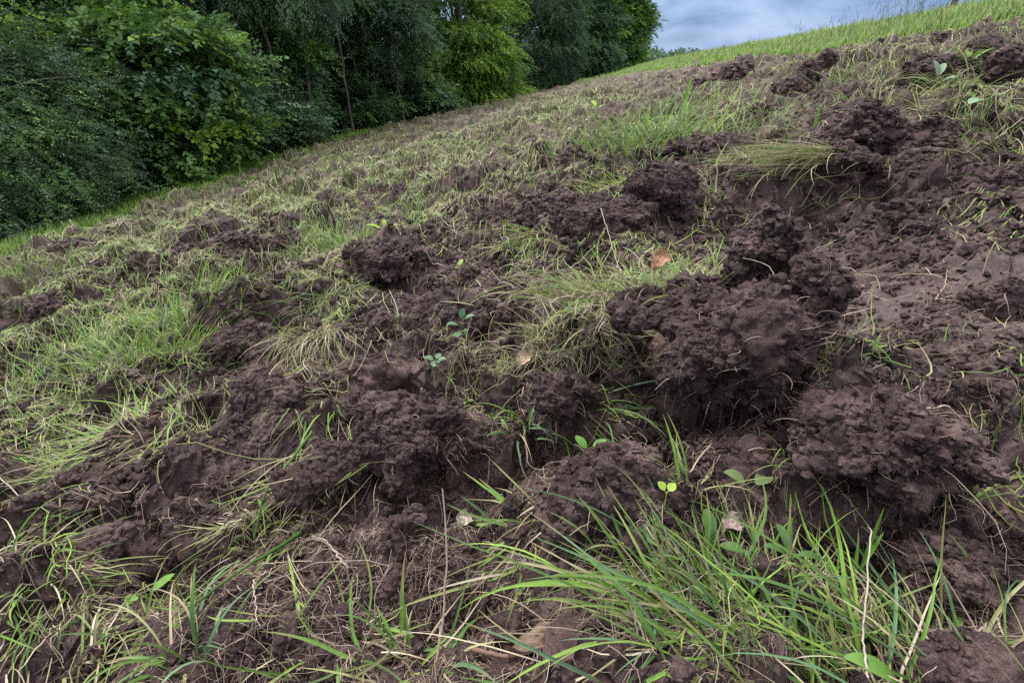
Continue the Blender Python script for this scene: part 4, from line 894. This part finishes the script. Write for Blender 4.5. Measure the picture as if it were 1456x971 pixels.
def tree(name, label, cat, px, depth, blobs, n_spray, leaf, mixd, seed, trunk_r=.12, height=None, spray=(.45, 12), flat=.45, droop=.15, narrow=.45, x=None, group='trees and shrubs along the wood edge', bare=0, nclu=None, limbs=24):
    """blobs: ellipsoids (dx, dy, z above base, rx, ry, rz) of the crown; leaf = leaf length m"""
    r = np.random.default_rng(seed + 4000)
    y = depth
    if x is None:
        zz = -2.; 
        for _ in range(6):
            x = (px - 728) / FPX * (y * CP - zz * SP); zz = float(zbase(x, y))
    z = float(hgt(x, y)); t = thing(name, label, cat, (x, y, z), group)
    B = np.array(blobs, float); vol = (B[:, 3] * B[:, 4] + B[:, 4] * B[:, 5] + B[:, 3] * B[:, 5]); nc = nclu or max(30, n_spray // 22)
    bi = r.choice(len(B), nc, p=vol / vol.sum()); d = unit(r.normal(size=(nc, 3))); rad = r.uniform(.35, 1.05, nc) ** .6
    C = B[bi, :3] + d * B[bi, 3:] * rad[:, None] * (1 + .22 * perlin3(d * 2.2 + seed, 5))[:, None]
    C = C[C[:, 2] > .15]; nc = len(C)
    top = height or float((B[:, 2] + B[:, 5] * .6).max())
    # wood: trunk and limbs reaching the leaf clusters
    parts = []; tp = wiggle((0, 0, -.3), (r.normal(0, .3), r.normal(0, .3), top * .85), 12, .05, r); parts.append(tube(tp, np.linspace(trunk_r, trunk_r * .2, 12), 9))
    obj('trunk', mesh_np('trunk', *parts[0], True, None, M_bark), t)
    br = []
    for j in r.choice(nc, min(nc, limbs + bare), replace=False):
        c = C[j]; h = np.clip(c[2] * r.uniform(.35, .8), .1, top * .8); i = int(np.clip((h + .3) / (top * .85 + .3) * 11, 0, 11))
        P = wiggle(tp[i], c * (1.0 if j % 2 else 1.06), 9, .04, r, .12); br.append(tube(P, np.linspace(trunk_r * .35, .008, 9), 5))
        if bare:
            for q in range(3):
                s_ = P[r.integers(3, 8)]; br.append(tube(wiggle(s_, s_ + r.normal(0, .5, 3), 5, .03, r), np.linspace(.012, .004, 5), 3))
    obj('branches', mesh_np('branches', *join(br), True, None, M_bark), t)
    # sprays
    ns = n_spray; ci = r.integers(0, nc, ns); cl_r = .13 * B[:, 3:].mean() + .32
    o_ = r.normal(0, 1, (ns, 3)) * np.array([cl_r, cl_r, cl_r * flat]) * .62; c0 = C[ci] + o_
    cc = B[:, :3].mean(0); outd = c0 - cc; outd[:, 2] *= .4; dirn = unit(unit(outd) * .8 + r.normal(0, .55, (ns, 3))); dirn[:, 2] = dirn[:, 2] * .6 - droop; dirn = unit(dirn)
    nor = unit(np.array([0, 0, 1.0]) + r.normal(0, .33, (ns, 3))); nor = unit(nor - dirn * (nor * dirn).sum(1, keepdims=True)); side = np.cross(dirn, nor)
    sl_, nl = spray; k_ = np.arange(nl); tt = (k_ + .5) / nl
    pos = c0[:, None] + dirn[:, None] * (tt * sl_)[None, :, None] - np.array([0, 0, 1.0]) * (tt ** 2 * sl_ * .25)[None, :, None]
    sg = np.where(k_ % 2, 1., -1.)[None, :, None]; ld = unit(dirn[:, None] * .65 + side[:, None] * sg * .85 + r.normal(0, .28, (ns, nl, 3)) - np.array([0, 0, droop]))
    ln = unit(nor[:, None] + r.normal(0, .35, (ns, nl, 3))); ln = unit(ln - ld * (ln * ld).sum(-1, keepdims=True)); lsd = np.cross(ld, ln)
    LL = leaf * r.uniform(.6, 1.25, (ns, nl, 1)); WW = LL * narrow * .5
    vs = [pos, pos + ld * LL * .3 - lsd * WW + ln * WW * .3, pos + ld * LL * .68 - lsd * WW * .8 + ln * WW * .2, pos + ld * LL - ln * LL * .12,
          pos + ld * LL * .68 + lsd * WW * .8 + ln * WW * .2, pos + ld * LL * .3 + lsd * WW + ln * WW * .3]
    V = np.stack(vs, 2).reshape(-1, 3); m_ = ns * nl; b = np.arange(m_)[:, None] * 6
    F = np.concatenate([b + np.array([[0, 3, 2, 1]]), b + np.array([[0, 5, 4, 3]])])
    ks = list(mixd); p = np.array([mixd[q] for q in ks]); p = p / p.sum(); cs = r.choice(len(ks), nc, p=p); col_c = np.array([LEAFC[ks[q]][r.integers(0, 3)] for q in cs])
    cl_ = col_c[ci] * r.uniform(.8, 1.2, (ns, 1)); cl_ = np.repeat(cl_[:, None], nl, 1) * r.uniform(.75, 1.3, (ns, nl, 1)); cl_ = np.repeat(cl_.reshape(-1, 3), 6, 0)
    obj('crown', mesh_np('crown', V, F, False, {'tint': cl_}, M_tree), t)
    return t
tree('dark_shrub', 'dark grey-green small-leaved shrub bulging over the verge at the left frame edge', 'shrub', 25, 8.6,
     [(0, 0, 1.2, 1.5, 1.3, 1.2), (.9, -.3, .8, 1.0, 1.0, .8), (-1.2, 0, 1.6, 1.5, 1.4, 1.7), (.3, .6, 2.0, 1.3, 1.2, 1.2)], 8500, .055, {'grey': .5, 'dark': .5, 'ash': .2, 'mid': .3}, 1, .05, 3.0, (.34, 13), .5, .1, .5)
tree('hornbeam_tree', 'mid-green small-leaved tree arching above the dark shrub, top left', 'tree', 5, 10.6,
     [(-.5, 0, 3.2, 2.2, 1.8, 1.7), (.6, -.4, 2.6, 1.8, 1.5, 1.3), (-1, .5, 6, 2.8, 2.6, 2.6)], 8500, .065, {'mid': .8, 'grey': .4, 'light': .2}, 2, .12, 9, (.42, 13), .35, .15, .52)
tree('hazel_bush', 'big rounded hazel bush with broad leaves and yellowish tips, left of the verge bend', 'bush', 262, 12.2,
     [(0, 0, 2.0, 1.9, 1.5, 1.4), (-1.3, -.2, 1.6, 1.4, 1.3, 1.3), (1.1, -.3, 2.4, 1.1, 1.1, 1.0), (.5, -.4, 1.0, 1.3, 1.1, .8), (-.6, .2, 2.9, 1.3, 1.2, .8)], 4200, .125, {'mid': .9, 'light': .5, 'ash': .5, 'yellow': .12}, 3, .05, 3.2, (.5, 9), .3, .12, .68)
tree('maple_sapling', 'bright yellow-green sapling top lit against the dark wood, above the hazel', 'tree', 272, 13.2,
     [(0, 0, 4.7, .75, .7, 1.15), (.1, 0, 6.0, 1.0, .9, 1.2)], 520, .14, {'light': .9, 'yellow': .5}, 4, .04, 6, (.42, 9), .35, .1, .7)
tree('ivy_tree', 'nearly black ivy-clad trunk standing between the hazel and small-leaved tree', 'tree', 222, 14.5,
     [(0, 0, 3, .6, .6, 3.0), (0, 0, 6, .9, .9, 2.5), (0, 0, 10, 2.5, 2.5, 2.5)], 2600, .09, {'dark': 1}, 5, .24, 12, (.3, 10), .6, .2, .75)
tree('willow_tree', 'dark tree with narrow drooping leaves over the upper left, right of the sapling', 'tree', 385, 17.5,
     [(0, 0, 5.6, 2.8, 2.0, 1.8), (-1.8, 0, 4.6, 1.6, 1.5, 1.2), (1.6, -.4, 4.4, 1.7, 1.5, 1.1), (0, 0, 9, 3.2, 3, 2.6)], 7200, .13, {'ash': .6, 'mid': .4, 'dark': .5, 'grey': .3}, 6, .14, 11, (.55, 12), .6, .5, .24)
tree('elder_bush', 'low shadowy bush at the foot of the hazel where the verge narrows', 'bush', 378, 15.5,
     [(0, 0, 1.0, 1.2, 1.0, .9), (-1.0, -.2, .7, .9, .8, .6), (.9, .3, .8, .9, .8, .7)], 1500, .10, {'ash': .7, 'dark': .6, 'grey': .3}, 7, .04, 1.6, (.4, 9), .4, .1, .55)
tree('maple_sapling', 'slender dull-leaved sapling right of the hazel in front of thin trunks', 'tree', 425, 17.5,
     [(0, 0, 2.6, .9, .8, 1.0), (.2, 0, 1.7, .7, .7, .7)], 700, .12, {'mid': .8, 'ash': .4, 'light': .15}, 8, .035, 3, (.42, 9), .4, .1, .6)
tree('ash_tree', 'blue-green ash tree with dead branches showing, top centre-left of the wood', 'tree', 520, 23,
     [(-.6, 0, 5.0, 2.6, 2.0, 1.8), (1.4, -.3, 3.8, 1.8, 1.6, 1.4), (-1.6, .2, 3.2, 1.7, 1.5, 1.4), (0, 0, 8.5, 3.6, 3, 3)], 7000, .15, {'ash': .9, 'grey': .4, 'mid': .3, 'dark': .2}, 9, .16, 11, (.6, 12), .5, .25, .36, bare=10)
tree('ash_tree', 'thin pale-trunked ash standing in the gap before the yellow-green tree', 'tree', 574, 25,
     [(0, 0, 4.8, 1.6, 1.4, 1.5), (.3, 0, 7.5, 2.2, 2, 2)], 2200, .15, {'ash': .6, 'dark': .5, 'mid': .3}, 10, .13, 9, (.5, 11), .5, .2, .4)
tree('maple_sapling', 'leafy undergrowth sapling at the foot of the thin pale-trunked ash', 'tree', 600, 25.5,
     [(0, 0, 1.2, 1.1, .9, .8), (.6, 0, .8, .8, .8, .5)], 800, .16, {'mid': .9, 'ash': .4}, 11, .04, 1.8, (.5, 9), .4, .1, .6)
tree('beech_tree', 'brightest yellow-green feathery tree sweeping to the ground, middle of the wood', 'tree', 655, 30.5,
     [(0, 0, 4.6, 2.6, 2.2, 2.2), (1.1, -.5, 2.6, 2.2, 1.8, 1.5), (-1.2, -.2, 3.2, 1.9, 1.8, 1.6), (1.5, -.3, 1.3, 1.7, 1.5, .9), (0, 0, 8, 2.6, 2.4, 2.4)], 8200, .12, {'yellow': .4, 'light': .9, 'mid': .6}, 12, .16, 10, (.6, 14), .28, .22, .5)
tree('oak_tree', 'yellow-tinged high branch reaching out right of the feathery tree', 'tree', 705, 35,
     [(.2, 0, 5.6, 1.7, 1.5, 1.4), (-.5, 0, 8.5, 2.6, 2.4, 2.2)], 2600, .15, {'yellow': .35, 'light': .6, 'mid': .5, 'dark': .2}, 13, .17, 10, (.55, 12), .4, .15, .5, bare=6)
tree('thorn_thicket', 'grey twiggy thicket between the feathery tree and the far oaks', 'thicket', 775, 41,
     [(-1.2, 0, 3.0, 2.0, 1.8, 2.6), (.8, 0, 3.0, 1.8, 1.8, 2.6), (0, 0, 6.2, 2.6, 2.4, 2.4)], 6000, .13, {'grey': 1, 'ash': .4, 'mid': .15}, 14, .12, 8, (.55, 12), .7, .2, .35, bare=46)
tree('oak_tree', 'dense dark oak left of the last oak on the crest', 'tree', 822, 47,
     [(0, 0, 4.6, 2.8, 2.4, 2.6), (1.2, -.3, 2.6, 2.0, 1.8, 1.6), (-1.2, -.3, 2.4, 1.8, 1.6, 1.5), (0, 0, 8.4, 3.4, 3, 2.6)], 9000, .17, {'mid': .8, 'ash': .5, 'grey': .4, 'light': .2}, 15, .25, 11, (.6, 12), .5, .15, .5)
tree('oak_tree', 'last oak on the crest, its lumpy outline against the sky', 'tree', 866, 53,
     [(.3, 0, 4.6, 2.7, 2.4, 2.5), (.9, -.2, 2.4, 2.0, 2.0, 1.6), (-.9, -.2, 2.4, 2.0, 1.8, 1.5), (-.3, 0, 8, 3.1, 3, 2.8), (1.6, 0, 5.6, 1.4, 1.5, 1.2)], 11000, .18, {'mid': .9, 'light': .6, 'ash': .3}, 16, .3, 11, (.6, 12), .5, .12, .52)
for i, (px, dpt, rx, hh, lab) in enumerate([
    (-60, 14, 3.0, 8, 'black-green tree crowding behind the dark shrub at the left frame edge'), (90, 17, 3.0, 10, 'dim tree behind the small-leaved tree, sky specks in its leaves'),
    (300, 21, 3.2, 10, 'dim tree seen behind the sapling and the willow leaves'), (440, 26, 3.4, 11, 'dim tree filling the dark gap between willow and ash'),
    (545, 32, 3.6, 12, 'dim tree filling the dark gap behind the pale-trunked ash'), (650, 40, 3.8, 12, 'dim tree behind the feathery yellow-green tree'),
    (735, 50, 4.0, 12, 'dim tree behind the grey thicket'), (800, 60, 4.2, 12, 'dim tree behind the dense dark oak')]):
    tree('wood_tree', lab, 'tree', px, dpt, [(0, 0, 3.0, rx, 2.2, 3.2), (-rx * .6, 0, 2.2, rx * .8, 2, 2.4), (rx * .6, 0, 2.2, rx * .8, 2, 2.4), (0, 0, hh * .75, rx * 1.2, 3, hh * .3)], 3200, .22, {'dark': 1, 'ash': .15}, 30 + i, .2, hh, (.7, 12), .6, .15, .55)
tree('elder_bush', 'shady green bush at the foot of the blue-green ash hiding its trunk', 'bush', 500, 22, [(0, 0, 1.3, 1.2, .9, 1.1), (-1, 0, .9, .9, .8, .7), (1.1, 0, .9, .9, .8, .7)], 1700, .12, {'ash': .7, 'mid': .6, 'dark': .2}, 81, .04, 2, (.45, 9), .4, .1, .5)
r_ = np.random.default_rng(99)
for i, (px, dpt) in enumerate([(447, 17.2), (462, 18.2), (505, 20.3), (412, 16.6), (576, 22.6), (541, 22.0)]):
    zz = -2.
    for _ in range(6):
        x_ = (px - 728) / FPX * (dpt * CP - zz * SP); zz = float(zbase(x_, dpt))
    P = wiggle((x_, dpt, zz - .3), (x_ + r_.normal(0, .3), dpt + r_.normal(0, .3), zz + 5.5), 12, .05, r_)
    v, f = tube(P, np.linspace(.055, .03, 12), 8); org = P[0].copy()
    o = obj('thin_trunk', mesh_np('thin_trunk', v - org, f, True, None, M_bark), label='thin bare grey trunk rising in the shade of the wood edge', category='tree trunk', group='thin bare trunks in the wood shade'); o.location = org
# undergrowth along the foot of the wood
def undergrowth():
    r = np.random.default_rng(50); n = 46000; y = r.uniform(4.5, 46, n); x = -9.1 + 3.0 * sstep(30, 44, y) - np.abs(r.normal(0, .9, n)) + .5 * perlin2(y / 1.3, y * 0 + 3, 5) + (y < 7) * -.3
    h = np.clip(r.gamma(2, .17, n), .02, 1.1) * (1 + .5 * perlin2(x / 1.2, y / 1.2, 7)); z = hgt(x, y) + h
    d = unit(np.stack([r.normal(.4, 1, n), r.normal(0, 1, n), r.normal(-.3, .3, n)], 1)); up = unit(np.array([0, 0, 1.]) + r.normal(0, .4, (n, 3))); s = unit(np.cross(d, up)); Ls = r.uniform(.05, .13, n)[:, None] * np.clip(y / 14, .8, 2)[:, None]; p = np.stack([x, y, z], 1)
    V = np.stack([p, p + d * Ls * .4 - s * Ls * .3 + up * Ls * .1, p + d * Ls, p + d * Ls * .4 + s * Ls * .3 + up * Ls * .1], 1).reshape(-1, 3); b = np.arange(n)[:, None] * 4
    c = np.array([LEAFC['ash'][0], LEAFC['mid'][0], LEAFC['mid'][1], LEAFC['dark'][2], LEAFC['grey'][0]])[r.integers(0, 5, n)] * r.uniform(.8, 1.3, (n, 1))
    obj('undergrowth', mesh_np('undergrowth', V, np.concatenate([b + np.array([[0, 2, 1]]), b + np.array([[0, 3, 2]])]), False, {'tint': np.repeat(c, 4, 0)}, M_tree), kind='stuff')
undergrowth()

# ------------------------------------------------------------------ the distance: far wood and two bushes beyond the crest
def far_wood():
    r = np.random.default_rng(60); n = 30000; y = r.uniform(330, 400, n); x = r.uniform(20, 420, n); hh = 7 + 4.5 * perlin2(x / 9, y / 30, 3) + 2.5 * perlin2(x / 3.5, y / 20, 4)
    z = hgt(x, y) + hh * r.uniform(.1, 1, n) ** .6; d = unit(r.normal(size=(n, 3))); s = unit(np.cross(d, r.normal(size=(n, 3)))); p = np.stack([x, y, z], 1); q = 1.3
    V = np.stack([p, p + d * q - s * q * .5, p + d * q * 1.6, p + d * q + s * q * .5], 1).reshape(-1, 3); b = np.arange(n)[:, None] * 4
    c = np.array(LEAFC['dark'])[r.integers(0, 3, n)] * r.uniform(.8, 1.6, (n, 1)) + np.array([.0, .004, .012])
    obj('far_wood', mesh_np('far_wood', V, np.concatenate([b + np.array([[0, 2, 1]]), b + np.array([[0, 3, 2]])]), False, {'tint': np.repeat(c, 4, 0)}, M_tree), kind='stuff')
far_wood()
tree('field_tree', 'small round tree alone on the horizon left of the brow', 'tree', 962, 130, [(0, 0, 4.2, 2.0, 2, 2.2), (.8, 0, 3, 1.6, 1.6, 1.6)], 900, .4, {'dark': .6, 'mid': .5}, 71, .2, 6, (.8, 10), .5, .1, .5, group=None)
tree('field_tree', 'dark low clump of trees on the horizon where the brow grass begins', 'tree', 1010, 95, [(0, 0, 3.2, 3.2, 2, 1.8), (-3, 0, 2.4, 2.4, 2, 1.4), (3, 0, 3.4, 2.4, 2, 1.8)], 1500, .35, {'dark': .6, 'mid': .5}, 72, .2, 5, (.8, 10), .5, .1, .5, group=None)
# weathered post showing above the brow grass
x_, y_ = 8.25, 11.4
bm = bmesh.new(); bmesh.ops.create_cone(bm, cap_ends=True, segments=14, radius1=.055, radius2=.05, depth=1.1)
for v_ in bm.verts:
    if v_.co.z > 0: v_.co.z += v_.co.x * .25
bmesh.ops.bevel(bm, geom=[e_ for e_ in bm.edges if e_.verts[0].co.z > 0 and e_.verts[1].co.z > 0], offset=.006, segments=2, affect='EDGES')
me = bpy.data.meshes.new('fence_post'); bm.to_mesh(me); bm.free(); me.materials.append(M_bark)
o = obj('fence_post', me, label='grey wooden post top showing above the brow grass at the upper right', category='post'); o.location = (x_, y_, float(hgt(x_, y_)) + .08)
print('built', len(bpy.data.objects), 'verts', sum(len(m.vertices) for m in bpy.data.meshes))
